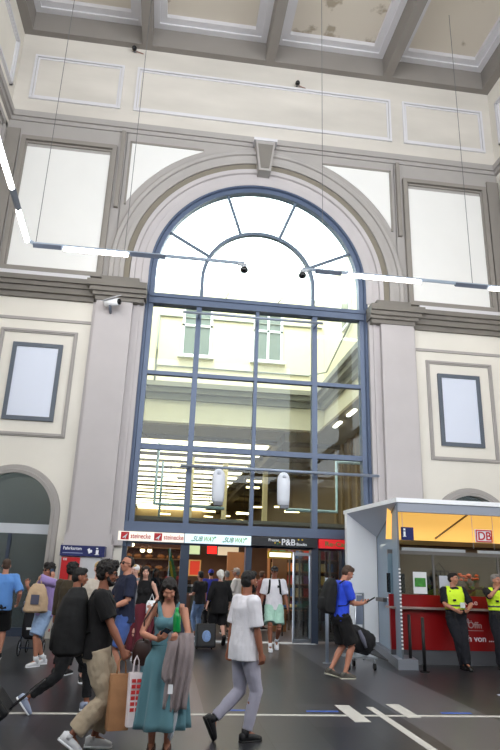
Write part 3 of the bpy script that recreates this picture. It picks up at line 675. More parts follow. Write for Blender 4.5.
# ------------------------------------------------------------------ information kiosk
K = empty('information_kiosk', (6.5, 13.5, 0), label='white framed railway information kiosk with red counter front', cat='kiosk')
kw = mat('kiosk_white', (248, 250, 255), 0.4); kg = mat('kiosk_grey', (150, 156, 170), 0.5); kred = mat('kiosk_red', (138, 8, 14), 0.35)
A = V(4.68, 12.35, 3.17); B = V(4.47, 15.3, 3.17); Cc = V(5.26, 15.3, 2.60)
m_ = MB(); m_.poly([A, V(10.1, 12.35, 3.17), V(10.1, 15.6, 3.17), V(4.47, 15.6, 3.17), B], (0, 0, 0.09)); m_.build('roof', kw, K, world=True)
m_ = MB(); m_.poly([A-V(0, 0, 0.005), B-V(0, 0, 0.005), Cc], (0.03, 0, 0.02)); m_.build('roof_soffit', mat('soffit_shade', (196, 202, 218), 0.5), K, world=True)  # shade under the white roof is put into this grey
m_ = MB(); m_.poly([(4.47, 15.3, 0), (4.47, 15.3, 3.17), (5.26, 15.3, 2.6), (5.26, 15.3, 0)], (0, 0.08, 0)); m_.poly([(4.47, 15.38, 0), (4.47, 15.38, 3.17), (10.1, 15.38, 3.17), (10.1, 15.38, 0)], (0, 0.1, 0)); m_.build('side_wall', kw, K, world=True)
m_ = MB(); P1 = V(4.68, 12.38, 0.18); P2 = V(5.22, 15.28, 0.18); m_.poly([P1, P2, V(5.24, 15.28, 2.6), V(4.70, 12.38, 3.14)], (0.015, -0.003, 0)); m_.build('side_glass', reflect_glass, K, world=True)
m_ = MB(); m_.limb([(4.69, 12.37, 0.18), (4.69, 12.37, 3.15)], 0.02, 4); m_.limb([(5.24, 15.26, 0.18), (5.25, 15.26, 2.6)], 0.03, 4); m_.limb([(4.7, 12.4, 3.13), (5.24, 15.26, 2.6)], 0.025, 4); m_.build('glass_edge', mat('edge_grey', (120, 128, 140), 0.4, 0.4), K, world=True)
m_ = MB(); d_ = (V(5.22, 15.28, 0)-V(4.68, 12.38, 0)); a_ = V(4.68, 12.38, 0)+d_*0.30
m_.cyl(a_+V(-0.05, 0, 0.95), a_+V(-0.05, 0, 1.35), 0.018, 8); m_.cyl(a_+V(-0.05, 0, 1.25), a_+V(-0.05, 0, 1.25)+d_*0.10, 0.015, 8); m_.build('door_handle', wht, K, True, True)
for k in range(22): MB().box(4.67, 4.70, 12.33, 12.36, 0.35+k*0.07, 0.38+k*0.07).build('edge_mark', wht, K, world=True)
m_ = MB(); m_.poly([(4.55, 12.25, 0), (4.95, 12.25, 0), (5.5, 15.3, 0), (5.1, 15.3, 0)], (0, 0, 0.18)); m_.build('plinth', mat('plinth_grey', (126, 130, 140), 0.6), K, world=True)
m_ = MB(); m_.box(4.7, 10.1, 12.38, 12.5, 2.98, 3.17); m_.build('fascia', kg, K, world=True)
m_ = MB(); m_.box(4.7, 10.1, 12.98, 13.06, 0.28, 1.06); m_.build('counter_front', kred, K, world=True)
m_ = MB(); m_.box(4.7, 10.1, 13.0, 13.06, 0.0, 0.28); m_.build('counter_base', mat('counter_base_grey', (86, 88, 94), 0.5), K, world=True)
m_ = MB(); m_.box(4.7, 10.1, 12.84, 13.3, 1.06, 1.10, bev=0.008); m_.build('counter_ledge', mat('ledge_grey', (150, 132, 128), 0.4), K, world=True)
m_ = MB(); m_.box(4.72, 10.1, 13.1, 13.14, 1.10, 1.34); m_.build('upper_red_panel', kred, K, world=True)
m_ = MB(); m_.box(4.72, 10.1, 13.1, 13.14, 2.16, 2.24); m_.box(5.72, 5.76, 13.1, 13.14, 1.34, 2.16); m_.box(7.2, 7.24, 13.1, 13.14, 1.34, 2.16); m_.build('glazing_frame', mat('frame_grey', (120, 118, 118), 0.4, 0.3), K, world=True)
m_ = MB(); m_.box(4.72, 10.1, 13.115, 13.125, 1.34, 2.16); m_.build('counter_glass', glass2, K, world=True)
m_ = MB(); m_.box(4.9, 6.3, 12.72, 12.78, 2.22, 2.28); m_.box(6.6, 9, 12.72, 12.78, 2.22, 2.28); m_.build('blind_rail', silver, K, world=True)
m_ = MB(); m_.box(5.35, 10.1, 13.2, 15.3, 2.46, 2.5); m_.build('inner_ceiling', mat('kiosk_ceiling', (235, 210, 150), 0.6), K, world=True)
m_ = MB(); m_.poly([(4.72, 13.16, 2.46), (10.1, 13.16, 2.46), (10.1, 13.0, 3.16), (4.72, 13.0, 3.16)], (0, 0.03, 0)); m_.build('header_glow', mat('header_glow', (236, 184, 96), 0.5, emit=0.55), K, world=True)  # even glow stands in for warm light falling on the kiosk ceiling
m_ = MB(); m_.limb([(5.75, 12.96, 2.5), (6.6, 12.9, 3.1)], 0.02, 4); m_.build('brace', mat('brace_brown', (150, 120, 70), 0.5), K, world=True)
m_ = MB(); m_.box(5.35, 10.1, 15.2, 15.3, 0, 2.46); m_.build('inner_wall', mat('kiosk_inner', (112, 94, 76), 0.7), K, world=True)
m_ = MB(); m_.box(4.75, 10.1, 13.06, 15.3, 0.0, 0.03); m_.build('inner_floor', mat('kiosk_floor', (70, 70, 74), 0.6), K, world=True)
text('lettering', '& Re', 0.15, (6.33, 13.095, 1.17), mat('letter_pink', (236, 190, 190), 0.5), K, width=0.34)
text('lettering', 'Öffn', 0.17, (6.36, 12.975, 0.72), mat('letter_grey', (176, 150, 150), 0.5), K, width=0.30)
text('lettering', 'ich von ...', 0.17, (6.22, 12.975, 0.46), mat('letter_white', (236, 226, 236), 0.5), K, width=0.68)
MB().box(6.3, 6.7, 12.972, 12.98, 0.665, 0.675).build('text_line', MATS['letter_grey'], K, world=True)
# signs hanging in the kiosk
s_ = empty('info_sign', (4.96, 12.4, 2.4), label='small dark blue info sign with white i hanging in the kiosk front', cat='sign')
MB().box(4.83, 5.09, 12.52, 12.56, 2.42, 2.68).build('panel', navy, s_, world=True)
m_ = MB(); m_.box(4.87, 4.91, 12.51, 12.53, 2.5, 2.59); m_.box(4.87, 4.91, 12.51, 12.53, 2.61, 2.65); m_.box(4.855, 4.925, 12.51, 12.53, 2.485, 2.5); m_.build('info_pictogram', wht, s_, world=True)
MB().cyl((4.86, 12.54, 2.68), (4.86, 12.54, 2.98), 0.006, 6).build('hanger_wire', silver, s_, world=True)
s_ = empty('logo_sign', (6.64, 12.5, 2.4), label='white railway logo sign with red DB letters hanging in the kiosk front', cat='sign')
MB().box(6.45, 6.83, 12.52, 12.56, 2.43, 2.70, bev=0.01).build('panel', wht, s_, world=True)
f = MB(); rframe(f, 6.46, 6.82, 2.44, 2.69, 0.022, 0.012, 12.52); f.build('border', redl, s_, world=True)
text('lettering', 'DB', 0.24, (6.495, 12.512, 2.485), redl, s_, width=0.29)
for x in (6.4, 6.86): MB().cyl((x, 12.54, 2.3), (x, 12.54, 2.98), 0.006, 6).build('hanger_wire', silver, s_, world=True)
# inside the kiosk
mo = empty('monitor', (5.0, 13.5, 1.1), label='black monitor behind the counter glass at the left', cat='monitor')
MB().box(4.82, 5.22, 13.45, 13.5, 1.36, 1.76, bev=0.01).build('screen', blackgl, mo, world=True); MB().cyl((5.02, 13.5, 1.1), (5.02, 13.5, 1.4), 0.03, 8).build('stand', blackm, mo, True, True)
po = empty('leaflet_poster', (5.4, 13.2, 1.34), label='white poster with green picture leaning in the counter glass', cat='poster')
MB().box(5.26, 5.56, 13.08, 13.092, 1.36, 1.80).build('sheet', wht, po, world=True); MB().box(5.29, 5.53, 13.07, 13.081, 1.5, 1.68).build('picture', mat('poster_green', (70, 150, 60), 0.5, var=0.4, vscale=12), po, world=True)
po = tag(box('notice_sheet', mat('notice_paper', (196, 200, 214), 0.6), (5.84, 6.1, 13.07, 13.08, 1.36, 1.74)), 'pale notice sheet in the counter glass beside the left officer', 'notice')
bk = empty('wall_basket', (5.95, 15.0, 1.9), label='dark wire basket on the rear wall inside the kiosk', cat='basket')
m_ = MB(); 
for z in (1.75, 1.85): m_.tube([(5.95+0.6, 15.15, z), (6.95, 15.15, z), (6.95, 15.0, z), (6.55, 15.0, z), (6.55, 15.15, z)], 0.012, 6)
for k in range(5): m_.cyl((6.55+k*0.1, 15.0, 1.72), (6.55+k*0.1, 15.0, 1.88), 0.01, 6)
m_.tube([(6.6, 15.1, 1.88), (6.75, 15.1, 2.06), (6.9, 15.1, 1.88)], 0.012, 6); m_.build('wire_frame', blackm, bk, world=True)
fw = empty('flower_pot', (7.0, 14.2, 1.1), label='orange flowering pot plant behind the counter glass between the officers', cat='plant')
random.seed(11); m_ = MB()
for k in range(16): m_.ell((7.1+random.uniform(-.22, .22), 14.2+random.uniform(-.1, .1), 1.72+random.uniform(-.06, .07)), (0.05, 0.05, 0.03), seg=8, rings=6)
m_.build('blossoms', mat('orange_flower', (232, 100, 40), 0.6), fw, True, True)
m_ = MB()
for k in range(10): m_.limb([(7.1, 14.2, 1.45), (7.1+random.uniform(-.2, .2), 14.2+random.uniform(-.1, .1), 1.7)], [0.008, 0.004], 5)
m_.build('stems', mat('stem_green', (60, 100, 50), 0.6), fw, world=True)
MB().limb([(7.1, 14.2, 1.22), (7.1, 14.2, 1.45)], [0.08, 0.11], 16).build('pot', mat('pot_brown', (120, 70, 50), 0.6), fw, False, True)
tag(box('back_shelf', mat('shelf_grey', (90, 88, 88), 0.5), (4.9, 9.5, 14.0, 14.5, 1.14, 1.22)), 'long grey work shelf inside the kiosk behind the glass', 'shelf')
tag(box('black_cabinet', mat('cabinet_black', (24, 24, 28), 0.4), (5.58, 5.84, 13.3, 13.6, 1.1, 1.72)), 'slim black cabinet behind the counter glass beside the notice sheet', 'cabinet')
for k, (x, y, h) in enumerate(((4.90, 12.5, 0.98), (4.98, 12.02, 0.96))):
    b_ = empty('barrier_post', (x, y, 0), label=['black floor post nearer the kiosk counter', 'black floor post standing in front of the other post'][k], cat='post')
    MB().cyl((x, y, 0), (x, y, h), 0.032, 14).build('post_tube', blackm, b_, True, True); MB().cyl((x, y, 0), (x, y, 0.02), 0.09, 16).build('base_plate', blackm, b_, False, True)

# ------------------------------------------------------------------ floor markings
lm = mat('floor_inlay_white', (196, 192, 186), 0.6)
struct(MB().box(-5.6, 10, 8.36, 8.44, 0, 0.004).build('trim_33', lm))
m_ = MB(); m_.box(2.83, 2.93, 3.0, 8.9, 0, 0.006); m_.box(2.42, 2.62, 8.05, 9.0, 0, 0.006); m_.box(3.18, 3.36, 8.3, 9.1, 0, 0.006); struct(m_.build('trim_34', lm))
for k, (x, y) in enumerate(((-0.75, 8.6), (0.75, 8.62), (1.95, 8.6), (3.75, 8.55), (5.1, 8.6))):
    tp = MB().box(x, x+0.42, y, y+0.07, 0, 0.003).build('floor_tape', mat('blue_tape', (50, 90, 180), 0.5)); tag(tp, 'strip of blue tape stuck beside the white floor line', 'tape', 'blue tape strips along the floor line')
o = tag(box('floor_mat', mat('mat_white', (190, 195, 215), 0.5), (5.25, 5.9, 9.35, 9.9, 0, 0.006)), 'pale printed floor sticker at the right edge', 'sticker')

# ================================================================== PEOPLE
def smooth(t): t = max(0.0, min(1.0, t)); return t*t*(3-2*t)
def ik(a, b, l1, l2, pole):
    d = b-a; L = d.length; mx = (l1+l2)*0.999
    if L > mx: b = a + d*(mx/L); d = b-a; L = mx
    x = (l1*l1 - l2*l2 + L*L)/(2*L); h = math.sqrt(max(0, l1*l1-x*x)); n = d/L
    p = Vector(pole); p = p - n*p.dot(n)
    if p.length < 1e-4: p = n.orthogonal()
    return a + n*x + p.normalized()*h, b
HAIRC = dict(black=(10, 8, 9), dark=(24, 18, 17), brown=(70, 50, 38), blond=(190, 160, 110), grey=(130, 126, 124), white=(220, 216, 210))
def shp(m, o): return m
class Fig: pass
SKIN = {}
def skin(name, c): 
    return mat('skin_'+name, c, 0.55, var=0.06, vscale=9)
def person(label, loc, yaw, h=1.75, sk=None, feet=None, hands=None, lean=0.0, twist=0.0, side=0.0, pel=(0, 0, 0.93), head=(0, 0, 0), hair=('short', 'dark'), build=1.0,
           top=None, bottom=None, shoes=None, voxel=0.011, face=True, eyes=True, beard=None, curl=(0.6, 0.6), pn=None, group=None, hdir=None, poles=None, kneepole=None, fem=False, socks=None, sunglasses=False, cap=None):
    R = empty('person', loc, math.radians(yaw), label, 'person', group)
    S = h/1.75; F = Fig(); F.root = R; P = Vector(pel); bw = build
    sk = sk or skin('light', (205, 150, 125))
    def T(p):
        p = Vector(p); b = smooth((p.z-0.95)/0.32)
        q = p - V(0, 0, 0.97)
        q = Matrix.Rotation(twist*b, 3, 'Z') @ q
        q = Matrix.Rotation(-lean*b, 3, 'X') @ q
        q = Matrix.Rotation(side*b, 3, 'Y') @ q
        return q + V(0, 0, 0.97) + (P - V(0, 0, 0.93))
    def TD(z):   # local frame axes at height z
        o = T((0, 0, z)); return (T((0.01, 0, z))-o).normalized(), (T((0, 0.01, z))-o).normalized()
    def tors(m, secs, n=18, pw=2.3):
        ss = []
        for (z, rx, ry, yo) in secs:
            u, w = TD(z); ss.append((T((0, yo, z)), u, w, rx, ry))
        m.loft(ss, n, pw)
    # joints
    neck = T((0, -0.005, 1.46)); nbase = T((0, -0.012, 1.40))
    B = 1.0; HM = Matrix.Identity(3)
    HM = Matrix.Rotation(side, 3, 'Y') @ Matrix.Rotation(-lean*0.5, 3, 'X') @ Matrix.Rotation(twist + head[1], 3, 'Z') @ Matrix.Rotation(-head[0], 3, 'X') @ Matrix.Rotation(head[2], 3, 'Y')
    hbase = T((0, 0.005, 1.52)); hc = hbase + HM @ V(0, 0.012, 0.115)
    F.HM = HM; F.hc = hc
    sw = (0.168 if fem else 0.188)*(0.5+0.5*bw); hw = 0.092
    SH = {s: T((s*sw, -0.01, 1.415)) for s in (-1, 1)}
    hd = hands or {}
    W_ = {}; E_ = {}
    for s in (-1, 1):
        tgt = Vector(hd.get(s, (s*0.26, 0.04, 0.86)))
        pole = Vector((poles or {}).get(s, (s*0.5, -1, -0.2)))
        E_[s], W_[s] = ik(SH[s], tgt, 0.29, 0.25, pole)
    feet = feet or {-1: (-0.10, 0, 0, 0, 0), 1: (0.10, 0, 0, 0, 0)}   # x, y, toe yaw deg, pitch deg (+ heel up), lift
    HP = {s: P + V(s*hw, 0, -0.03) for s in (-1, 1)}; A_ = {}; K_ = {}; FD = {}
    for s in (-1, 1):
        fx, fy, ty, pt, lf = feet[s]
        ty = math.radians(-ty); pt = math.radians(pt)
        fwd = V(-math.sin(ty), math.cos(ty), 0); 
        ball = V(fx, fy, 0.03+lf) + fwd*0.13
        # pitch round the ball of the foot
        an = ball + (Matrix.Rotation(-pt, 3, fwd.cross(V(0, 0, 1)).normalized()) @ (fwd*-0.13 + V(0, 0, 0.055)))
        pole = Vector((kneepole or {}).get(s, tuple(fwd + V(s*0.08, 0, 0))))
        K_[s], A_[s] = ik(HP[s], an, 0.435, 0.425, pole)
        d = ball + (A_[s]-an) ; FD[s] = (fwd, pt, d)
    F.W = W_; F.E = E_; F.A = A_; F.K = K_; F.SH = SH; F.T = T; F.TD = TD
    # ---- body
    m = MB()
    tors(m, [(0.80, .10*bw, .085*bw, -.01), (0.88, .155*bw, .11*bw, -.015), (0.96, .165*bw, .112*bw, -.01), (1.04, .148*bw, .10*bw, 0), (1.14, (.118 if fem else .138)*bw, .09*bw, .005), (1.25, (.135 if fem else .155)*bw, .102*bw, .0),
             (1.33, (.14 if fem else .168)*bw, .105*bw, -.003), (1.40, (.135 if fem else .16)*bw, .088*bw, -.01), (1.45, .105*bw, .065*bw, -.014), (1.49, .055, .055, -.012)])
    if fem:
        for s in (-1, 1): m.ell(T((s*0.065, 0.085*bw, 1.27)), (0.062, 0.05, 0.06))
    m.limb([nbase, neck, hc - HM @ V(0, 0.02, 0.06)], [0.062, 0.052 if fem else 0.058, 0.052], 14)
    for s in (-1, 1):
        e, wv, sh = E_[s], W_[s], SH[s]; af = 0.84 if fem else (0.5+0.5*bw)
        m.limb([T((s*0.06, -0.015, 1.435)), sh+V(0, 0, 0.005)], [0.048*af, 0.056*af], 12)
        m.limb([sh, sh.lerp(e, 0.25), sh.lerp(e, 0.6), e], [0.056*af, 0.053*af, 0.046*af, 0.037*af], 12)
        m.limb([e, e.lerp(wv, 0.25), e.lerp(wv, 0.65), wv], [0.037*af, 0.042*af, 0.034*af, 0.026*af], 12)
        # hand
        d = (wv-e).normalized()
        if hdir and s in hdir: d = (Vector(hdir[s])).normalized()
        n = Vector((pn or {}).get(s, (-s, 0, 0))); n = (n - d*n.dot(d)); n = n.normalized() if n.length > 1e-3 else d.orthogonal().normalized()
        t = d.cross(n) if s > 0 else n.cross(d)
        m.limb([wv-d*0.02, wv+d*0.03, wv+d*0.085], [(0.027, 0.022), (0.036, 0.018), (0.041, 0.015)], 12, axis=t)
        cu = curl[0 if s < 0 else 1]
        for k, (off, ln) in enumerate(((0.030, 0.070), (0.010, 0.078), (-0.010, 0.072), (-0.029, 0.058))):
            p = wv + d*0.08 + t*off; pts = [wv + d*0.05 + t*off*0.8, p]; a = cu*0.5
            for q in (0.45, 0.32, 0.23):
                a += cu*(0.5 if q == 0.45 else 0.8); p = p + (d*math.cos(a) + n*math.sin(a))*ln*q; pts.append(p)
            m.limb(pts, [0.010, 0.0098, 0.0092, 0.0085, 0.007], 8)
        p = wv + d*0.02 + t*0.022; dd = (d*0.75 + t*0.75 + n*0.35).normalized(); p2 = p+dd*0.042; dd2 = (d + t*0.15 + n*(0.3+cu*0.5)).normalized()
        m.limb([p, p2, p2+dd2*0.03, p2+dd2*0.052], [0.014, 0.012, 0.0105, 0.008], 8)
        F.__dict__.setdefault('G', {})[s] = (wv + d*0.075 + n*0.03, d, n, t)
        # leg
        hp, kn, an = HP[s], K_[s], A_[s]
        m.limb([hp+V(0, 0, 0.03), hp.lerp(kn, 0.2), hp.lerp(kn, 0.6), kn], [0.082*bw, 0.086*bw, 0.066*bw, 0.052*bw], 14)
        bk = (kn-an).cross(FD[s][0].cross(V(0, 0, 1))).normalized(); bk = -FD[s][0]
        m.limb([kn, kn.lerp(an, 0.3)+bk*0.012, kn.lerp(an, 0.7), an+V(0, 0, .0)], [0.051*bw, 0.057*bw, 0.040*bw, 0.033], 14)
        fwd, pt, ball = FD[s]; m.limb([an, an.lerp(ball, 0.5)+V(0, 0, .0), ball], [0.036, 0.034, 0.03], 10)
    # head
    def hp_(x, y, z): return hc + HM @ V(x, y, z)
    m.ell(hp_(0, -0.012, 0.028), (0.074, 0.092, 0.088), HM); m.ell(hp_(0, 0.022, -0.025), (0.060, 0.066, 0.082), HM)
    m.ell(hp_(0, 0.036, -0.078), (0.040, 0.042, 0.030), HM); m.ell(hp_(0, 0.076, 0.028), (0.046, 0.014, 0.012), HM)
    m.limb([hp_(0, 0.084, 0.012), hp_(0, 0.103, -0.016), hp_(0, 0.100, -0.028)], [0.010, 0.013, 0.012], 8)
    m.ell(hp_(0, 0.084, -0.028), (0.019, 0.014, 0.010), HM)
    for s in (-1, 1):
        m.ell(hp_(s*0.074, -0.004, -0.006), (0.011, 0.018, 0.030), HM); m.ell(hp_(s*0.04, 0.062, -0.022), (0.024, 0.024, 0.022), HM)
    m.ell(hp_(0, 0.078, -0.056), (0.024, 0.016, 0.012), HM)
    for v in m.bm.verts: v.co *= S
    body = meshobj('body', remeshed(m, voxel*0.72, 2), sk, R)
    sc_ = Matrix.Scale(S, 4)
    def fin(m): 
        return m.xf(sc_)
    if face:
        for s in ((-1, 1) if eyes else ()):
            e_ = fin(MB().ell(hp_(s*0.030, 0.0775, 0.005), (0.012, 0.010, 0.0065), HM, 10, 8)).build('eye', mat('eye_white', (178, 168, 162), 0.3), R, True)
            fin(MB().ell(hp_(s*0.030, 0.0865, 0.005), (0.006, 0.003, 0.0055), HM, 10, 8)).build('iris', mat('iris_dark', (40, 26, 20), 0.3), e_, True)
            fin(MB().limb([hp_(s*0.015, 0.091, 0.028), hp_(s*0.032, 0.089, 0.033), hp_(s*0.05, 0.076, 0.026)], [0.004, 0.005, 0.003], 6)).build('eyebrow', mat('hair_'+hair[1], HAIRC[hair[1]], 0.7), R, True)
        fin(MB().ell(hp_(0, 0.090, -0.056), (0.021, 0.008, 0.007), HM, 12, 8)).build('lips', mat('lips', (158, 88, 80), 0.5), R, True)
    if sunglasses:
        g = MB()
        for s in (-1, 1): g.ell(hp_(s*0.034, 0.092, 0.006), (0.027, 0.008, 0.019), HM, 12, 8)
        g = fin(g).build('sunglasses', mat('dark_lens', (20, 20, 26), 0.15), R, True)
        fr = MB()
        for s in (-1, 1): fr.limb([hp_(s*0.058, 0.086, 0.012), hp_(s*0.078, 0.03, 0.012), hp_(s*0.080, -0.01, 0.008)], 0.004, 6)
        fr.limb([hp_(-0.012, 0.098, 0.012), hp_(0.012, 0.098, 0.012)], 0.004, 6); fin(fr).build('glasses_frame', blackm, g, True)
    # hair
    hm = mat('hair_'+hair[1], HAIRC[hair[1]], 0.65, bump=0.6, bscale=90)
    if hair[0] != 'bald':
        q = MB(); st = hair[0]; dsp = 0.006
        if st in ('short', 'fade'):
            q.ell(hp_(0, -0.022, 0.048), (0.080, 0.094, 0.082), HM); q.ell(hp_(0, -0.045, 0.0), (0.074, 0.066, 0.075), HM); q.ell(hp_(0, 0.035, 0.095), (0.052, 0.05, 0.034), HM)
        elif st == 'curly':
            q.ell(hp_(0, -0.02, 0.062), (0.098, 0.108, 0.088), HM); q.ell(hp_(0, -0.055, 0.01), (0.085, 0.066, 0.08), HM); q.ell(hp_(0, 0.045, 0.105), (0.066, 0.06, 0.042), HM); dsp = 0.02
        elif st in ('long', 'pony'):
            q.ell(hp_(0, -0.02, 0.042), (0.084, 0.098, 0.086), HM); q.ell(hp_(0, -0.05, -0.01), (0.078, 0.066, 0.085), HM)
            for s in (-1, 1): q.limb([hp_(s*0.045, 0.045, 0.085), hp_(s*0.075, 0.02, 0.03), hp_(s*0.078, -0.02, -0.03)], [0.028, 0.024, 0.02], 8)
            if st == 'long':
                for s in (-1, 1): q.limb([hp_(s*0.07, -0.02, -0.02), hp_(s*0.08, -0.02, -0.12), T((s*0.10, 0.03, 1.36)), T((s*0.10, 0.07, 1.25))], [0.03, 0.035, 0.032, 0.014], 10)
                q.limb([hp_(0, -0.06, 0), hp_(0, -0.075, -0.13), T((0, -0.10, 1.30))], [0.07, 0.07, 0.04], 10)
            else:
                q.limb([hp_(0, -0.10, 0.02), hp_(0, -0.135, -0.03), hp_(0.0, -0.125, -0.14)], [0.03, 0.034, 0.012], 10)
        elif st == 'ring':   # bald on top, hair at the sides
            q.ell(hp_(0, -0.042, 0.03), (0.081, 0.074, 0.083), HM); q.ell(hp_(0, -0.01, 0.09), (0.055, 0.055, 0.034), HM)
        fin(q); meshobj('hair', remeshed(q, 0.007 if voxel < 0.012 else 0.011, 1, dsp, 38), hm, R)
    if beard:
        q = MB(); q.ell(hp_(0, 0.040, -0.085), (0.048, 0.050, 0.036), HM)
        for s in (-1, 1): q.limb([hp_(s*0.066, 0.0, -0.01), hp_(s*0.058, 0.02, -0.055), hp_(s*0.03, 0.055, -0.09)], [0.010, 0.018, 0.022], 8)
        q.limb([hp_(-0.03, 0.077, -0.06), hp_(-0.02, 0.093, -0.042), hp_(0.02, 0.093, -0.042), hp_(0.03, 0.077, -0.06)], [0.007]*4, 6)
        fin(q); meshobj('beard', remeshed(q, 0.006, 1, 0.004, 50), hm, R)
    if cap:
        q = MB(); q.ell(hp_(0, -0.016, 0.05), (0.086, 0.100, 0.082), HM); q = fin(q)
        bpyc = q.build('cap', cap, R, True)
        q = MB(); q.limb([hp_(0, 0.05, 0.056), hp_(0, 0.11, 0.05), hp_(0, 0.155, 0.038)], [(0.072, 0.012), (0.066, 0.008), (0.04, 0.005)], 12, axis=HM @ V(1, 0, 0)); fin(q).build('cap_brim', cap, bpyc, True)
    # ---- clothes
    if top:
        lo = top.get('loose', 0.02); q = MB(); hz = top.get('hem', 0.86)
        ss = [(hz, (.170*bw+lo), (.118*bw+lo), -.008)]
        for (z, rx, ry, yo) in [(0.96, .165, .115, -.008), (1.06, .155, .108, 0), (1.16, .148 if not fem else .128, .102, .004), (1.26, .16 if not fem else .142, .108, 0), (1.34, .172 if not fem else .148, .110, -.003), (1.405, .172 if not fem else .142, .102, -.01), (1.452, .122, .084, -.013), (1.482, .080, .072, -.012)]:
            if z > hz+0.02:
                k = 1.0 if z < 1.35 else 0.45
                ss.append((z, rx*bw+lo*k, ry*bw+lo*k, yo))
        if top.get('vneck') is not None:
            ss = [s_ for s_ in ss if s_[0] < 1.31] + [(1.33, .147*bw+lo*0.5, .105*bw+lo*.5, -.003)]
        tors(q, ss)
        if fem:
            for s in (-1, 1): q.ell(T((s*0.065, 0.088*bw, 1.27)), (0.07, 0.058, 0.068))
        sl = top.get('sleeve', 0.7); af = 0.84 if fem else (0.5+0.5*bw)
        for s in (-1, 1):
            sh, e, wv = SH[s], E_[s], W_[s]
            if top.get('vneck') is not None:
                q.limb([T((s*0.055, 0.10, 1.27)), T((s*0.085, 0.085, 1.38)), T((s*0.105, 0.02, 1.475)), T((s*0.10, -0.07, 1.42)), T((s*0.07, -0.10, 1.30))], [0.03, 0.024, 0.02, 0.02, 0.026], 10)
                continue
            if sl <= 0:
                q.limb([T((s*0.09, -0.01, 1.43)), T((s*(sw-0.03), -0.01, 1.42))], [0.058*af, 0.062*af], 12); continue
            q.limb([T((s*0.07, -0.012, 1.428)), sh+V(0, 0, 0.004)], [0.062*af, 0.070*af+lo*0.3], 12); q.ell(sh+V(s*0.004, 0, 0), (0.069*af+lo*.3,)*3)
            f1 = min(sl, 1.0); pe = sh.lerp(e, f1)
            if sl <= 1.0: q.limb([sh, sh.lerp(pe, 0.5), pe, pe+(e-sh).normalized()*0.012], [0.069*af+lo*.3, 0.066*af+lo*0.5, 0.057*af+lo*0.8, 0.056*af+lo*0.8], 14)
            else:
                f2 = sl-1.0
                q.limb([sh, sh.lerp(e, .5), e, e.lerp(wv, f2*0.5), e.lerp(wv, f2)], [0.069*af+lo*.3, 0.062*af+lo*.5, 0.05*af+lo*.5, 0.046*af+lo*.4, 0.036*af+lo*.3], 14)
        fin(q); tp = meshobj('shirt' if 'name' not in top else top['name'], remeshed(q, voxel*0.8, 2, 0.009 if lo > 0.012 else 0.004, 9, random.uniform(0, 9), (1.3, 1.3, 0.8)), top['mat'], R)
        F.top = tp
    if bottom:
        lo = bottom.get('loose', 0.012); kd = bottom['kind']; q = MB()
        if kd in ('pants', 'shorts'):
            tors(q, [(0.80, .115*bw+lo, .09*bw+lo, -.01), (0.88, .158*bw+lo, .113*bw+lo, -.015), (0.96, .166*bw+lo*.6, .114*bw+lo*.6, -.01), (1.03, .152*bw+0.006, .104*bw+0.006, 0)])
            fr = bottom.get('len', 1.85)
            for s in (-1, 1):
                hp, kn, an = HP[s], K_[s], A_[s]
                if fr <= 1: e = hp.lerp(kn, fr); q.limb([hp+V(0, 0, .03), hp.lerp(e, .4), e], [.088*bw+lo, .09*bw+lo, (.075+.02*(1-fr))*bw+lo*1.7], 16)
                else:
                    e = kn.lerp(an, fr-1); b = bottom.get('flare', 0.0)
                    q.limb([hp+V(0, 0, .03), hp.lerp(kn, .25), hp.lerp(kn, .65), kn, kn.lerp(e, .4), e], [.088*bw+lo, .09*bw+lo, .074*bw+lo*1.2, .06*bw+lo*1.2, .056*bw+lo*1.2, .045+lo*1.2+b], 16)
            fin(q); meshobj('shorts' if kd == 'shorts' else 'trousers', remeshed(q, voxel*0.8, 2, 0.012 if lo > 0.01 else 0.006, 11, random.uniform(0, 9), (1, 1, 0.9)), bottom['mat'], R)
        else:
            # skirt: folded cone from waist to hem
            hz = bottom.get('hem', 0.40); rb = bottom.get('r', 0.30); nf = bottom.get('folds', 11); n = 96; me_ = MB(); rings = []
            for j in range(15):
                t = j/14; z = 1.10 + (hz-1.10)*t; r = [0.0]*n; ring = []
                bx = 0.125 + (0.20-0.125)*smooth(t*4) + (rb-0.20)*t; by = 0.098 + (0.18-0.098)*smooth(t*4) + (rb*0.92-0.18)*t
                c = T((0, 0, z)) if z > 0.9 else V(P.x, P.y, z+P.z-0.93)
                for i in range(n):
                    a = 2*PI*i/n; f = 1 + (0.11*smooth(t*1.4))*math.sin(nf*a + 1.3*math.sin(2*a) + 0.6*t) + 0.03*math.sin(3*a+t*3)
                    ring.append(me_.bm.verts.new(c + V(bx*f*math.cos(a), by*f*math.sin(a), 0)))
                rings.append(ring)
            for a, b in zip(rings, rings[1:]):
                for i in range(n): me_.bm.faces.new((a[i], a[(i+1) % n], b[(i+1) % n], b[i]))
            o = fin(me_).build('skirt', bottom['mat'], R, True)
            md = o.modifiers.new('thickness', 'SOLIDIFY'); md.thickness = 0.006
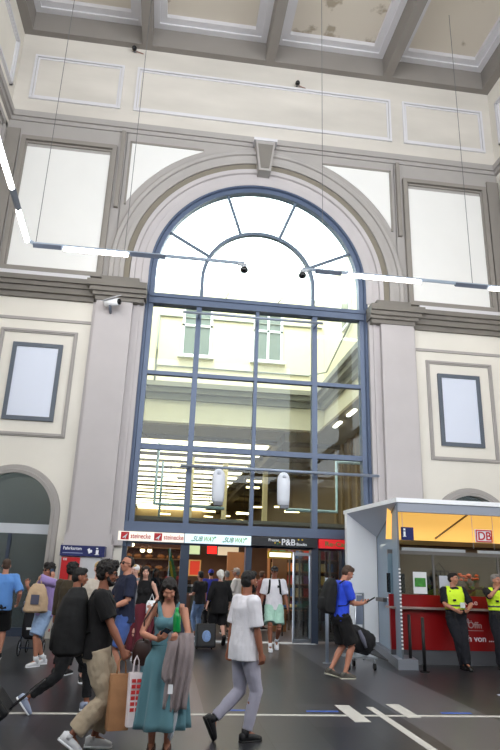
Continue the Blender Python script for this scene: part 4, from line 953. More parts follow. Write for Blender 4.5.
    if shoes:
        for s in (-1, 1):
            fwd, pt, ball = FD[s]; sd = fwd.cross(V(0, 0, 1)).normalized(); RM = Matrix.Rotation(-pt, 3, sd)
            an = A_[s]; f2 = RM @ fwd; up = RM @ V(0, 0, 1)
            hi = shoes.get('high', 0.0)
            def pp_(x, z): return an + f2*x + up*(z-0.085)
            q = MB(); secs = [(-.075, .045, .034, .040), (-.05, .052, .040, .046), (0.0, .055, .042, .050), (.06, .046, .045, .042), (.12, .036, .048, .032), (.165, .030, .040, .024), (.185, .026, .022, .016)]
            q.loft([(pp_(x, z), sd, up, rx, rz) for (x, z, rx, rz) in secs], 16, 2.4)
            q.limb([pp_(-.01, .05), pp_(-.012, .10+hi)], [.046, .043], 14)
            shoe = fin(q).build('shoe', shoes['mat'], R, True)
            q = MB(); q.loft([(pp_(x, 0.006), sd, up, rx, 0.013) for (x, rx) in ((-.082, .024), (-.06, .040), (0, .044), (.06, .047), (.12, .050), (.165, .042), (.19, .020))], 14, 3.0)
            fin(q).build('sole', shoes.get('sole', wht), shoe, True)
    if socks:
        for s in (-1, 1):
            q = MB(); q.limb([A_[s]+V(0, 0, 0.0), A_[s].lerp(K_[s], 0.22)], [0.042, 0.046], 14); fin(q).build('sock', socks, R, True)
    F.S = S
    return F
def fw(F, p):
    """figure-local metres -> world"""
    return wm(F.root) @ (Vector(p)*F.S)
def fd(F, d): return (wm(F.root).to_3x3() @ Vector(d)).normalized()
def basis(d, up=(0, 0, 1)):
    y = Vector(d).normalized(); x = y.cross(Vector(up)); x.normalize(); z = x.cross(y)
    return Matrix((x, y, z)).transposed()
def phone_at(F, s, label, fwdl=None):
    g, d, n, t = F.G[s]; 
def backpack(F, label, m, size=(0.30, 0.17, 0.46), zc=1.24, logo=None, straps=True, front=False, sag=0.0):
    """worn on the back of figure F"""
    b = empty('backpack', tuple(fw(F, F.T((0, -0.2, 1.0)))), F.root.rotation_euler.z, label, 'backpack')
    def pt(x, y, z): 
        u, w = F.TD(1.25); o = F.T((0, 0, 1.25)); up = u.cross(w)
        q = o + u*x + w*y + up*(z-1.25); return b_inv @ fw(F, q)
    b_inv = wm(b).inverted()
    w_, d_, h_ = size; q = MB(); u, wv = F.TD(1.25); up = u.cross(wv)
    R0 = b_inv.to_3x3() @ wm(F.root).to_3x3(); yc = -0.125 - d_/2
    secs = [(-h_/2, .80, .7, 0), (-h_/2+.03, .98, .98, 0), (-h_*0.2, 1.0, 1.12, -.01), (h_*0.1, .98, 1.0, 0), (h_*.35, .86, .75, .015), (h_/2, .5, .4, .03)]
    q.loft([(pt(0, yc+yo, zc+z), R0 @ u, R0 @ wv, w_/2*a, d_/2*c) for (z, a, c, yo) in secs], 24, 3.2)
    bodyo = meshobj('pack_body', remeshed(q, 0.012, 2, 0.006, 10, 2.0), m, b)
    q = MB(); q.loft([(pt(0, yc-d_*0.5+.01, zc+z), R0 @ u, R0 @ wv, w_*0.4*a, 0.035*a) for (z, a) in ((-h_*.42, .7), (-h_*.38, 1), (-h_*.12, 1), (-h_*.06, .7))], 18, 3)
    q.build('front_pocket', m, b, True)
    if straps:
        for s in (-1, 1):
            q = MB(); q.limb([pt(s*.08, -0.11, 1.43), pt(s*.10, -0.04, 1.492), pt(s*.105, 0.05, 1.465), pt(s*.115, 0.125, 1.36), pt(s*.13, 0.118, 1.20), pt(s*.165, 0.0, 1.10), pt(s*.13, -.12, 1.08)], [(.024, .009)]*7, 10, axis=R0 @ u)
            q.build('strap', m, b, True)
    q = MB(); q.tube([pt(-.03, yc+.06, zc+h_/2-.01), pt(-.02, yc+.06, zc+h_/2+.035), pt(.02, yc+.06, zc+h_/2+.035), pt(.03, yc+.06, zc+h_/2-.01)], 0.007, 6); q.build('grab_handle', m, b, True)
    if logo:
        q = MB(); q.loft([(pt(-.02, yc-d_*.5-.045+.0, zc-h_*.15), R0 @ u, R0 @ up, .035, .014), (pt(-.02, yc-d_*.5-.052, zc-h_*.15), R0 @ u, R0 @ up, .035, .014)], 12); q.build('logo_patch', logo, b)
    return b
def held_phone(F, s, label, thin=(0.036, 0.075, 0.005), off=(0, 0, 0), axis=None, name='phone', m=None, cat='phone'):
    g, d, n, t = F.G[s]; wpos = fw(F, g) + Vector(off)
    o = empty(name, tuple(wpos), 0, label, cat)
    D = fd(F, axis) if axis is not None else fd(F, d); Nn = fd(F, n); x = D.cross(Nn); x.normalize(); Nn = x.cross(D)
    M = Matrix((x, D, Nn)).transposed().to_4x4()
    MB().box(-thin[0], thin[0], -thin[1], thin[1], -thin[2], thin[2], bev=0.003).xf(M).build('phone_case' if name == 'phone' else 'cover', m or blackgl, o)
    MB().box(-thin[0]+.004, thin[0]-.004, -thin[1]+.008, thin[1]-.008, thin[2]*-1-.001, -thin[2]+0.0003).xf(M).build('screen', mat('phone_screen', (60, 74, 96), 0.1), o)
    return o
def paper_bag(loc, size, m, label, rz=0.0, handle_m=None, cat='bag', check=None, hh=0.14):
    """loc = top centre of the handle (held), bag hangs below"""
    w, d, h = size; b = empty('paper_bag', loc, rz, label, cat)
    q = MB(); q.loft([((0, 0, -hh-h), V(1, 0, 0), V(0, 1, 0), w/2*.98, d/2), ((0, 0, -hh-h*.6), V(1, 0, 0), V(0, 1, 0), w/2, d/2), ((0, 0, -hh-h*.25), V(1, 0, 0), V(0, 1, 0), w/2*.99, d/2*.8), ((0, 0, -hh), V(1, 0, 0), V(0, 1, 0), w/2, d/2*.5)], 28, 8)
    q.build('bag_body', m, b)
    for s in (-1, 1):
        q = MB(); q.tube([(-w*.22, s*d*.2, -hh-.02), (-w*.16, s*d*.08, -hh*.3), (0, s*.006, 0.0), (w*.16, s*d*.08, -hh*.3), (w*.22, s*d*.2, -hh-.02)], 0.005, 6); q.build('handle', handle_m or m, b, True)
    return b
lsk = skin('light', (186, 128, 104)); tsk = skin('tan', (146, 92, 70)); psk = skin('pale', (210, 162, 144)); dsk = skin('brown', (120, 76, 56))
cloth = lambda n, c, r=0.9: mat(n, c, r, bump=0.25, bscale=160, sheen=0.1 if max(c) > 60 else 0.0)

# 1 --- curly haired man in black with backpack, trolley case and paper bags (walking to the right)
f1 = person('curly haired bearded man in black t-shirt and khaki trousers pulling a trolley case', (-0.61, 6.85, 0), -86, 1.76, tsk,
    feet={-1: (-0.09, 0.04, 0, 2, 0), 1: (0.10, -0.22, -4, 34, 0.0)}, pel=(0, 0.0, 0.905),
    hands={1: (0.26, 0.30, 0.80), -1: (-0.36, -0.34, 0.86)}, poles={1: (0.4, -1, -0.1), -1: (-0.6, -0.4, -0.6)}, lean=0.0, head=(0.08, 0.0, 0), hair=('curly', 'dark'), beard=True, sunglasses=True,
    top=dict(mat=cloth('black_cotton', (13, 12, 15)), sleeve=0.72, hem=0.84, loose=0.030), bottom=dict(kind='pants', mat=cloth('khaki_cotton', (178, 162, 140)), loose=0.03, len=1.86, flare=0.008),
    shoes=dict(mat=mat('shoe_white', (226, 228, 234), 0.5)), curl=(1.2, 1.2), voxel=0.010, pn={1: (-1, 0, 0)}, build=1.03)
backpack(f1, 'big black backpack with a small red and white logo on the curly haired man', cloth('pack_black', (11, 11, 14), 0.8), (0.40, 0.32, 0.64), 1.18, redl)
g = fw(f1, f1.G[1][0])
pb = paper_bag((g.x-0.03, g.y+0.02, g.z+0.0), (0.21, 0.14, 0.48), mat('kraft_paper', (168, 122, 84), 0.8, var=0.15, vscale=8, bump=0.5, bscale=14), 'brown kraft paper bag held by the curly haired man', 0.25, hh=0.15)
pb = paper_bag((g.x+0.11, g.y-0.02, g.z+0.02), (0.13, 0.14, 0.46), mat('bag_white', (232, 222, 226), 0.7), 'white paper bag with red check pattern beside the brown bag', 0.25, hh=0.15)
for i in range(2):
    for j in range(6):
        MB().box(-0.045+i*0.05, -0.005+i*0.05, -0.072, -0.068, -0.23-j*0.05, -0.198-j*0.05).build('red_check', mat('check_red', (206, 48, 48), 0.6), pb)
def suitcase(label, loc, rz, size, tilt, m, hl, sticker=None):
    s_ = empty('trolley_case', loc, rz, label, 'suitcase'); w, d, h = size; M = Matrix.Rotation(tilt, 4, 'X')
    MB().box(-w/2, w/2, -d/2, d/2, 0.04, 0.04+h, bev=0.03).xf(M).build('case_body', m, s_, False)
    MB().box(-w/2+.03, w/2-.03, -d/2-.012, -d/2, 0.09, h-.02, bev=0.004).xf(M).build('front_panel', m, s_, False)
    for s in (-1, 1):
        MB().cyl((s*(w/2-.05)-.012, d/2-.02, .035), (s*(w/2-.05)+.012, d/2-.02, .035), .035, 14).xf(M).build('wheel', blackm, s_, True)
    q = MB(); q.tube([(-.07, d/2-.03, h), (-.07, d/2-.03, h+hl), (.07, d/2-.03, h+hl), (.07, d/2-.03, h)], .009, 8); q.xf(M).build('pull_handle', mat('handle_dark', (60, 58, 62), 0.4, 0.5), s_, True)
    if sticker: MB().ell((0.0, -d/2-.016, h*.55), (.10, .004, .12)).xf(M).build('sticker', sticker, s_, True)
    return s_
g = fw(f1, f1.G[-1][0])
suitcase('black trolley case pulled behind the curly haired man at the left edge', (g.x-1.0, g.y-0.12, 0.0), math.radians(-86), (0.42, 0.26, 0.58), math.radians(-50), mat('case_black', (20, 20, 24), 0.55, bump=0.3, bscale=60), 0.42, None)

# 2 --- man in white t-shirt
f2 = person('bearded man in white t-shirt and light grey jeans striding to the right', (0.95, 7.22, 0), -70, 1.68, tsk,
    feet={1: (0.07, 0.0, 0, 0, 0), -1: (-0.07, -0.46, 0, 62, 0.04)}, pel=(0, -0.02, 0.945), hands={1: (0.23, 0.08, 0.84), -1: (-0.26, -0.10, 0.84)}, lean=0.03, head=(0.05, 0.15, 0),
    hair=('short', 'black'), beard=True, top=dict(mat=cloth('white_cotton', (222, 220, 228)), sleeve=0.85, hem=0.80, loose=0.035), bottom=dict(kind='pants', mat=cloth('grey_denim', (168, 166, 184)), loose=0.010, len=1.92),
    shoes=dict(mat=mat('shoe_black', (24, 24, 28), 0.6), sole=blackm, high=0.03), voxel=0.010, build=1.04)

# 3 --- woman in teal dress
teal = cloth('teal_viscose', (86, 128, 140))
f3 = person('woman in long teal sleeveless dress looking down at her phone', (0.07, 6.68, 0), 178, 1.62, lsk, feet={-1: (-0.08, -0.03, 4, 0, 0), 1: (0.08, -0.03, 4, 0, 0)}, kneepole={-1: (0, 1, 0), 1: (0, 1, 0)},
    hands={-1: (-0.045, 0.27, 1.10), 1: (0.075, 0.25, 1.12)}, poles={-1: (-1, -0.25, -0.5), 1: (1, -0.3, -0.6)}, hdir={-1: (-0.35, 0.55, 0.35), 1: (-0.55, 0.5, 0.35)}, pn={-1: (0.2, -0.5, 1), 1: (-0.3, -0.3, 1)}, head=(0.55, 0.0, 0.03), hair=('long', 'dark'), fem=True, curl=(0.7, 0.7), eyes=False,
    top=dict(mat=teal, vneck=True, hem=1.04, loose=0.004, name='bodice'), bottom=dict(kind='skirt', mat=teal, hem=0.27, r=0.30, folds=11), shoes=dict(mat=mat('sandal_brown', (90, 60, 50), 0.6), sole=blackm), voxel=0.010)
held_phone(f3, 1, 'black phone in the hands of the woman in teal', axis=(-0.45, 0.4, 0.35), off=(-0.0, -0.02, 0.015))
# jacket over her left forearm
e_, w_ = f3.E[-1], f3.W[-1]; jc = (e_+w_)/2; jw = fw(f3, jc)
jk = empty('draped_jacket', (jw.x, jw.y, 0.5), 0, 'taupe jacket hanging over the forearm of the woman in teal', 'jacket')
def drape(x0, x1, ztop, zbot, y, m, parent, name, folds=5, amp=0.02, ph=0.0, dep=0.05):
    q = MB(); rings = []; n = 40
    for j in range(14):
        t = j/13; z = ztop + (zbot-ztop)*t; ring = []
        for side_ in (1, -1):
            for i in range(n):
                s = i/(n-1) if side_ > 0 else 1-i/(n-1)
                a = amp*(0.3+t)*math.sin(folds*PI*2*s+ph+t*1.5) 
                yy = y - side_*(dep*(0.25+0.75*smooth(t*4)) - dep*0.6*t) * math.sqrt(max(0.02, 1-(2*s-1)**2)) + a
                ring.append(q.bm.verts.new((x0+(x1-x0)*s + 0.02*math.sin(t*4+ph), yy, z + 0.015*math.sin(s*9+ph)*(t > 0.9))))
        rings.append(ring)
    N = 2*n
    for a, b in zip(rings, rings[1:]):
        for i in range(N): q.bm.faces.new((a[i], a[(i+1) % N], b[(i+1) % N], b[i]))
    q.bm.faces.new(rings[0]); q.bm.faces.new(rings[-1][::-1])
    return q.build(name, m, parent, True, True)
jm = cloth('taupe_knit', (142, 130, 132))
drape(jw.x-0.11, jw.x+0.13, jw.z+0.055, jw.z-0.62, jw.y-0.03, jm, jk, 'jacket_body', 4, 0.014, 0.4, 0.075)
drape(jw.x-0.13, jw.x-0.03, jw.z+0.045, jw.z-0.36, jw.y-0.10, jm, jk, 'sleeve', 1.5, 0.008, 1.3, 0.05)
MB().box(jw.x-0.08, jw.x-0.035, jw.y-0.165, jw.y-0.16, jw.z-0.46, jw.z-0.38).build('care_label', wht, jk, world=True)
drape(jw.x-0.04, jw.x+0.01, jw.z-0.5, jw.z-0.86, jw.y-0.03, mat('lining_pale', (180, 186, 196), 0.7), jk, 'belt_end', 1, 0.004, 0, 0.02)
# green bottle in the crook of her arm
bx, by, bz = jw.x-0.03, jw.y-0.06, jw.z+0.06
bt = empty('plastic_bottle', (bx, by, bz), 0, 'green plastic bottle held against the chest of the woman in teal', 'bottle')
gm = mat('green_plastic', (20, 140, 70), 0.12)
q = MB(); q.limb([(bx, by, bz), (bx, by, bz+.02), (bx-.005, by, bz+.08), (bx-.005, by, bz+.13), (bx-.01, by, bz+.16), (bx-.012, by+.0, bz+.20)], [.034, .040, .036, .040, .032, .014], 18); q.build('bottle_body', gm, bt, True, True)
MB().cyl((bx-.012, by, bz+.20), (bx-.013, by, bz+.225), .017, 12).build('cap', mat('cap_green', (60, 200, 110), 0.4), bt, False, True)
# her brown handbag
hb_ = fw(f3, (0.24, 0.02, 0.98)); hb = empty('handbag', tuple(hb_), 0, 'dark brown shoulder bag at the right hip of the woman in teal', 'handbag')
q = MB(); q.loft([(hb_+V(0, 0, z), V(0.7, -0.3, 0), V(.3, .7, 0), a, b) for z, a, b in ((-.13, .10, .03), (-.11, .14, .06), (0, .14, .06), (.08, .11, .045), (.11, .06, .02))], 20, 3); q.build('bag_body', mat('leather_brown', (52, 30, 26), 0.45), hb, True, True)
sh_ = fw(f3, f3.T((0.13, 0.0, 1.475)))
MB().tube([hb_+V(0, -.05, .1), (sh_+hb_)/2+V(-.06, -.08, .06), sh_+V(0, -.03, .02), sh_+V(0.02, .10, -.10), hb_+V(.06, .10, .1)], .009, 6).build('shoulder_strap', MATS['leather_brown'], hb, True, True)

# 4 --- older man in navy polo
f4 = person('older man in navy polo shirt and blue shorts with sunglasses looking left', (-0.58, 10.2, 0), 112, 1.86, lsk, feet={-1: (-0.11, 0.02, -8, 0, 0), 1: (0.11, -0.04, 8, 0, 0)},
    hands={1: (0.16, 0.30, 1.05), -1: (-0.20, 0.26, 1.04)}, head=(-0.08, 0.25, 0), hair=('ring', 'dark'), sunglasses=True, build=1.12,
    top=dict(mat=cloth('navy_cotton', (26, 32, 56)), sleeve=0.8, hem=0.84, loose=0.025), bottom=dict(kind='shorts', mat=cloth('blue_denim', (62, 88, 150)), len=0.92, loose=0.02), shoes=dict(mat=mat('shoe_white', (226, 228, 234), 0.5)), voxel=0.013)

# 5 --- person with phone and beige bag
f5 = person('person in lilac t-shirt and pale denim shorts with phone at the ear', (-2.08, 12.1, 0), 128, 1.70, lsk, feet={-1: (-0.10, 0.10, -4, 0, 0), 1: (0.10, -0.14, 6, 0, 0)},
    hands={-1: (-0.15, 0.01, 1.50), 1: (0.10, 0.36, 1.36)}, poles={-1: (-0.3, 0.5, -1), 1: (0.6, -0.2, -1)}, hdir={-1: (0, 0.0, 1), 1: (0, 0.3, 1)}, pn={-1: (1, 0, 0), 1: (-1, 0, 0)}, head=(0.05, 0.1, 0), hair=('curly', 'dark'), sunglasses=True,
    top=dict(mat=cloth('lilac_cotton', (148, 128, 184)), sleeve=0.9, hem=0.84, loose=0.035), bottom=dict(kind='shorts', mat=cloth('pale_denim', (150, 176, 214)), len=0.95, loose=0.03), shoes=dict(mat=mat('shoe_white', (226, 228, 234), 0.5), high=0.05), socks=wht, voxel=0.013)
held_phone(f5, -1, 'dark phone held to the ear of the person in lilac', off=(0.0, 0, 0.02), axis=(0, 0.3, 1))
g = fw(f5, f5.E[1]) + V(0.30, -0.2, 0.04); q0 = fd(f5, (0.2, 1, 0))
b5 = empty('tote_bag', (g.x-0.08, g.y-0.08, g.z), 0, 'beige canvas tote bag with dark print on the arm of the person in lilac', 'bag')
q = MB(); q.loft([((g.x-0.12, g.y-0.16, g.z+z), V(1, 0.2, 0), V(-.2, 1, 0), a, b) for z, a, b in ((-.34, .17, .05), (-.31, .20, .09), (-.1, .18, .08), (.06, .14, .05), (.14, .09, .02))], 24, 3); meshobj('bag_body', remeshed(q, 0.012, 2, 0.012, 9), mat('canvas_beige', (196, 168, 138), 0.9, bump=0.3, bscale=80), b5).matrix_parent_inverse = wm(b5).inverted()
MB().box(g.x-0.20, g.x-0.06, g.y-0.272, g.y-0.262, g.z-0.20, g.z-0.04).build('print', mat('print_dark', (84, 84, 104), 0.8), b5, world=True)
MB().tube([(g.x-0.18, g.y-0.16, g.z+.1), (g.x-0.12, g.y-0.10, g.z+.28), (g.x-0.06, g.y-0.16, g.z+.1)], .012, 6).build('handle', MATS['canvas_beige'], b5, True, True)

# 6 --- man in light blue shirt at the left edge
f6 = person('man in light blue shirt and black shorts seen from behind at the left edge', (-3.02, 12.8, 0), 12, 1.76, lsk, hair=('short', 'brown'), face=False, hands={-1: (-0.26, 0.1, 0.88), 1: (0.30, 0.08, 0.98)},
    top=dict(mat=cloth('sky_cotton', (92, 142, 210)), sleeve=0.9, hem=0.84, loose=0.03), bottom=dict(kind='shorts', mat=cloth('black_cotton', (13, 12, 15)), len=0.95, loose=0.03), shoes=dict(mat=mat('shoe_black', (24, 24, 28), 0.6)), voxel=0.013, build=1.06)
# pushchair between them
pc = empty('pushchair', (-2.48, 13.4, 0), 0, 'dark pushchair with rolled grey blue canopy between the two men at left', 'pushchair')
px, py = -2.48, 13.4; dk = mat('pram_dark', (28, 28, 34), 0.8)
for (xx, yy, r) in ((px-0.18, py-0.2, 0.15), (px+0.22, py-0.2, 0.15), (px-0.14, py+0.35, 0.12), (px+0.18, py+0.35, 0.12)):
    w_ = MB(); n = 28
    for k in range(n):
        a0, a1 = 2*PI*k/n, 2*PI*(k+1)/n
        w_.cyl((xx, yy+r*0.92*math.cos(a0), r+r*0.9*math.sin(a0)), (xx, yy+r*0.92*math.cos(a1), r+r*0.9*math.sin(a1)), 0.014, 6)
    w_ = w_.build('wheel', blackm, pc, True, True)
    s_ = MB()
    for k in range(6):
        a0 = PI*k/6; s_.cyl((xx, yy-r*.88*math.cos(a0), r-r*.88*math.sin(a0)), (xx, yy+r*.88*math.cos(a0), r+r*.88*math.sin(a0)), 0.004, 5)
    s_.build('spokes', silver, w_, True, True)
q = MB(); q.loft([((px, py, z), V(1, 0, 0), V(0, 1, 0), a, b) for z, a, b in ((.30, .13, .18), (.36, .19, .24), (.55, .20, .24), (.80, .19, .20), (.86, .15, .15))], 24, 3); q.build('seat_shell', dk, pc, True, True)
q = MB(); 
for k, (zz, yy) in enumerate(((.97, -.10), (.86, -.16))): q.limb([(px-.2, py+yy, zz-.03), (px-.1, py+yy-.05, zz), (px+.08, py+yy-.04, zz+.01), (px+.2, py+yy, zz-.02)], [.05, .075, .075, .05], 14)
q.build('canopy', cloth('canopy_blue', (132, 142, 176)), pc, True, True)
q = MB(); q.tube([(px-.2, py+.1, .5), (px-.2, py+.45, 1.0), (px+.2, py+.45, 1.0), (px+.2, py+.1, .5)], .015, 8); q.tube([(px-.18, py-.2, .15), (px-.2, py+.1, .5)], .015, 8); q.tube([(px+.18, py-.2, .15), (px+.2, py+.1, .5)], .015, 8); q.tube([(px-.18, py-.2, .15), (px+.22, py-.2, .15)], .012, 8); q.build('push_frame', darkblue, pc, True, True)
MB().box(px-.08, px+.03, py-.255, py-.245, .48, .52).build('reflector', wht, pc, world=True)

# 7, 8, 9 --- people behind the man in black
f7 = person('dark haired person with grey jacket collar half hidden behind the black backpack', (-0.98, 8.5, 0), -80, 1.70, tsk, feet={-1: (-0.08, 0.16, 0, 0, 0), 1: (0.09, -0.66, 0, 50, 0.02)}, pel=(0, -0.12, 0.89), head=(0.1, 0, 0), hair=('short', 'black'), sunglasses=False, top=dict(mat=cloth('charcoal_jacket', (44, 46, 58)), sleeve=1.9, hem=0.84, loose=0.03), bottom=dict(kind='pants', mat=cloth('black_denim', (15, 16, 21)), loose=0.012), shoes=dict(mat=mat('shoe_paleblue', (150, 160, 186), 0.6)), voxel=0.013)
f8 = person('blond person between the two men whose face shows beside curly hair', (-1.05, 10.6, 0), 190, 1.76, psk, head=(0.0, 0, 0), hair=('short', 'blond'), top=dict(mat=cloth('cream_cotton', (190, 180, 168)), sleeve=0.7, loose=0.02), bottom=dict(kind='pants', mat=cloth('black_denim', (15, 16, 21)), loose=0.012), shoes=dict(mat=mat('shoe_black', (24, 24, 28), 0.6)), voxel=0.015)
f9 = person('person in dark olive top facing the red ticket machine', (-1.55, 11.2, 0), -20, 1.72, tsk, hair=('curly', 'black'), face=False, top=dict(mat=cloth('olive_cotton', (62, 52, 36)), sleeve=1.9, loose=0.03), bottom=dict(kind='pants', mat=cloth('black_denim', (15, 16, 21)), loose=0.015), shoes=dict(mat=mat('shoe_black', (24, 24, 28), 0.6)), voxel=0.015)
# 10 --- woman in dark red skirt
f10 = person('woman in black top and long dark red skirt with one arm raised', (-0.36, 13.0, 0), 168, 1.72, psk, hands={-1: (-0.22, 0.18, 1.04), 1: (0.26, 0.20, 1.62)}, poles={1: (1, -0.2, -1)}, hdir={1: (0, 0, 1)}, curl=(0.6, 0.9), head=(0.05, 0.2, 0), hair=('long', 'dark'), fem=True,
    top=dict(mat=cloth('black_cotton', (13, 12, 15)), sleeve=0.0, hem=1.02, loose=0.006), bottom=dict(kind='skirt', mat=cloth('wine_cloth', (96, 26, 42)), hem=0.16, r=0.27, folds=9), shoes=dict(mat=mat('shoe_white', (226, 228, 234), 0.5)), voxel=0.014)
hb_ = fw(f10, (-0.20, 0.16, 1.05)); b_ = empty('handbag', tuple(hb_), 0, 'small white bag carried by the woman in the dark red skirt', 'handbag')
q = MB(); q.loft([(hb_+V(0, -.05, z), V(1, 0, 0), V(0, 1, 0), a, b) for z, a, b in ((-.2, .07, .03), (-.17, .10, .05), (0, .10, .05), (.06, .07, .03))], 18, 3); q.build('bag_body', wht, b_, True, True)
MB().tube([hb_+V(-.05, -.05, .04), hb_+V(0, -.03, .18), hb_+V(.05, -.05, .04)], .008, 6).build('handle', wht, b_, True, True)
f11 = person('person in white cap standing behind the woman in the dark red skirt', (-0.62, 14.2, 0), 150, 1.74, psk, hair=('short', 'blond'), cap=mat('cap_white', (232, 232, 236), 0.8), top=dict(mat=cloth('grey_cotton', (120, 120, 126)), sleeve=0.8, loose=0.02), bottom=dict(kind='pants', mat=cloth('black_denim', (15, 16, 21)), loose=0.012), shoes=dict(mat=mat('shoe_black', (24, 24, 28), 0.6)), voxel=0.016)

# 12 --- group in the sandwich shop doorway
person('person in black top and blue jeans standing inside the second doorway', (1.00, 17.6, 0), 40, 1.64, tsk, hair=('short', 'black'), face=False, hands={-1: (-0.18, 0.2, 1.1)}, top=dict(mat=cloth('black_cotton', (13, 12, 15)), sleeve=0.8, loose=0.02), bottom=dict(kind='pants', mat=cloth('mid_denim', (86, 108, 142)), loose=0.012), shoes=dict(mat=mat('shoe_brown', (96, 60, 40), 0.6)), voxel=0.016)
person('person in blue cap and blue top waiting at the sandwich shop', (1.36, 18.7, 0), 10, 1.70, lsk, hair=('short', 'dark'), face=False, cap=cloth('cap_blue', (46, 52, 170)), top=dict(mat=cloth('royal_cotton', (50, 54, 160)), sleeve=0.8, loose=0.02), bottom=dict(kind='pants', mat=cloth('black_denim', (15, 16, 21)), loose=0.012), shoes=dict(mat=mat('shoe_black', (24, 24, 28), 0.6)), voxel=0.016)
f14 = person('woman in black jacket and knee length trousers walking into the station passage', (1.38, 15.7, 0), 12, 1.72, psk, feet={-1: (-0.09, 0.12, 0, 0, 0), 1: (0.09, -0.25, 4, 50, 0.03)}, pel=(0, 0, 0.91), hair=('pony', 'white'), face=False, fem=True, hands={-1: (-0.33, -0.05, 0.90), 1: (0.30, 0.1, 0.9)},
    top=dict(mat=cloth('black_cotton', (13, 12, 15)), sleeve=1.55, hem=0.74, loose=0.055, name='jacket'), bottom=dict(kind='shorts', mat=cloth('black_denim', (15, 16, 21)), len=1.0, loose=0.03), shoes=dict(mat=mat('shoe_black', (24, 24, 28), 0.6), sole=blackm), voxel=0.014)
suitcase('black trolley case with pale blue sticker beside the woman in black jacket', (1.02, 14.75, 0.0), math.radians(8), (0.44, 0.24, 0.50), math.radians(-8), MATS['case_black'], 0.35, mat('sticker_blue', (120, 150, 200), 0.4, var=0.4, vscale=14))
person('grey haired person just behind the woman in the black jacket', (1.82, 18.6, 0), 0, 1.68, lsk, hair=('short', 'grey'), face=False, top=dict(mat=cloth('dark_green_cotton', (48, 56, 50)), sleeve=0.8, loose=0.02), bottom=dict(kind='pants', mat=cloth('black_denim', (15, 16, 21)), loose=0.012), shoes=dict(mat=mat('shoe_black', (24, 24, 28), 0.6)), voxel=0.016)
person('person in beige cap and pale shirt facing left by the wood partition', (1.98, 17.5, 0), 70, 1.76, tsk, hair=('short', 'grey'), cap=cloth('cap_beige', (176, 158, 146)), top=dict(mat=cloth('pale_linen', (204, 196, 190)), sleeve=0.9, loose=0.03), bottom=dict(kind='pants', mat=cloth('brown_cotton', (86, 72, 58)), loose=0.02), shoes=dict(mat=mat('shoe_brown', (96, 60, 40), 0.6)), voxel=0.016, hands={-1: (-0.1, 0.3, 1.15), 1: (0.1, 0.3, 1.1)})
person('dark dressed person deep inside the left doorway by the bread counter', (-0.25, 19.6, 0), 200, 1.68, tsk, hair=('long', 'black'), fem=True, top=dict(mat=cloth('charcoal_jacket', (44, 46, 58)), sleeve=1.9, loose=0.02), bottom=dict(kind='pants', mat=cloth('black_denim', (15, 16, 21)), loose=0.012), shoes=dict(mat=mat('shoe_black', (24, 24, 28), 0.6)), voxel=0.018)
person('shop worker in red shirt behind the bakery counter', (0.3, 22.3, 0), 185, 1.70, lsk, hair=('short', 'brown'), top=dict(mat=cloth('red_cotton', (150, 30, 30)), sleeve=0.8, loose=0.02), bottom=dict(kind='pants', mat=cloth('black_denim', (15, 16, 21)), loose=0.012), shoes=dict(mat=mat('shoe_black', (24, 24, 28), 0.6)), voxel=0.018)
person('customer in dark coat browsing near the book shop table', (3.05, 19.9, 0), -60, 1.70, tsk, hair=('short', 'brown'), top=dict(mat=cloth('maroon_cotton', (110, 46, 40)), sleeve=0.9, loose=0.02), bottom=dict(kind='pants', mat=cloth('black_denim', (15, 16, 21)), loose=0.012), shoes=dict(mat=mat('shoe_black', (24, 24, 28), 0.6)), voxel=0.018)

# 13 --- walking man, white tee, mint shorts
f13 = person('man in white t-shirt, mint shorts and dark cap walking towards the camera', (2.58, 14.9, 0), 176, 1.84, tsk, feet={1: (0.08, 0.20, 0, -4, 0), -1: (-0.09, -0.22, 0, 35, 0.02)}, pel=(0, 0.0, 0.91), hands={-1: (-0.30, 0.10, 0.86), 1: (0.30, -0.02, 0.86)}, head=(0.1, 0, 0), hair=('short', 'dark'), cap=mat('cap_dark', (40, 36, 38), 0.8),
    top=dict(mat=cloth('white_cotton', (222, 220, 228)), sleeve=0.85, hem=0.84, loose=0.03), bottom=dict(kind='shorts', mat=cloth('mint_cotton', (168, 208, 192)), len=0.85, loose=0.03), shoes=dict(mat=mat('shoe_white', (226, 228, 234), 0.5)), socks=wht, voxel=0.014)
backpack(f13, 'dark backpack worn by the walking man in mint shorts', cloth('pack_black', (11, 11, 14), 0.8), (0.28, 0.15, 0.44), 1.24)
MB().box(-0.02, 0.02, 0, 0.004, -0.025, 0.025).build('chest_emblem', blackm, f13.root).location = (V(-0.075, 0.158, 1.31)*f13.S)

# 14 --- man in royal blue tee
f15 = person('man in bright blue t-shirt and black shorts reading a dark wallet', (3.15, 11.25, 0), -80, 1.88, lsk, feet={1: (0.09, 0.02, 0, 0, 0), -1: (-0.10, -0.16, 0, 14, 0)}, pel=(0, 0.0, 0.925), hands={1: (0.10, 0.36, 1.13), -1: (-0.06, 0.38, 1.12)}, poles={1: (0.5, -0.8, -1), -1: (-0.5, -0.8, -1)}, pn={1: (-.3, 0, 1), -1: (.3, 0, 1)}, hdir={1: (-.1, 1, 0.2), -1: (.1, 1, 0.2)},
    lean=0.12, head=(0.5, 0, 0), hair=('short', 'brown'), top=dict(mat=cloth('bright_blue_cotton', (40, 74, 214)), sleeve=0.75, hem=0.86, loose=0.018), bottom=dict(kind='shorts', mat=cloth('black_cotton', (13, 12, 15)), len=0.92, loose=0.03), shoes=dict(mat=mat('shoe_greybrown', (84, 80, 74), 0.7), sole=mat('sole_cream', (190, 186, 170), 0.7)), voxel=0.013)
backpack(f15, 'large black backpack on the man in the bright blue t-shirt', cloth('pack_black', (11, 11, 14), 0.8), (0.34, 0.24, 0.56), 1.22)
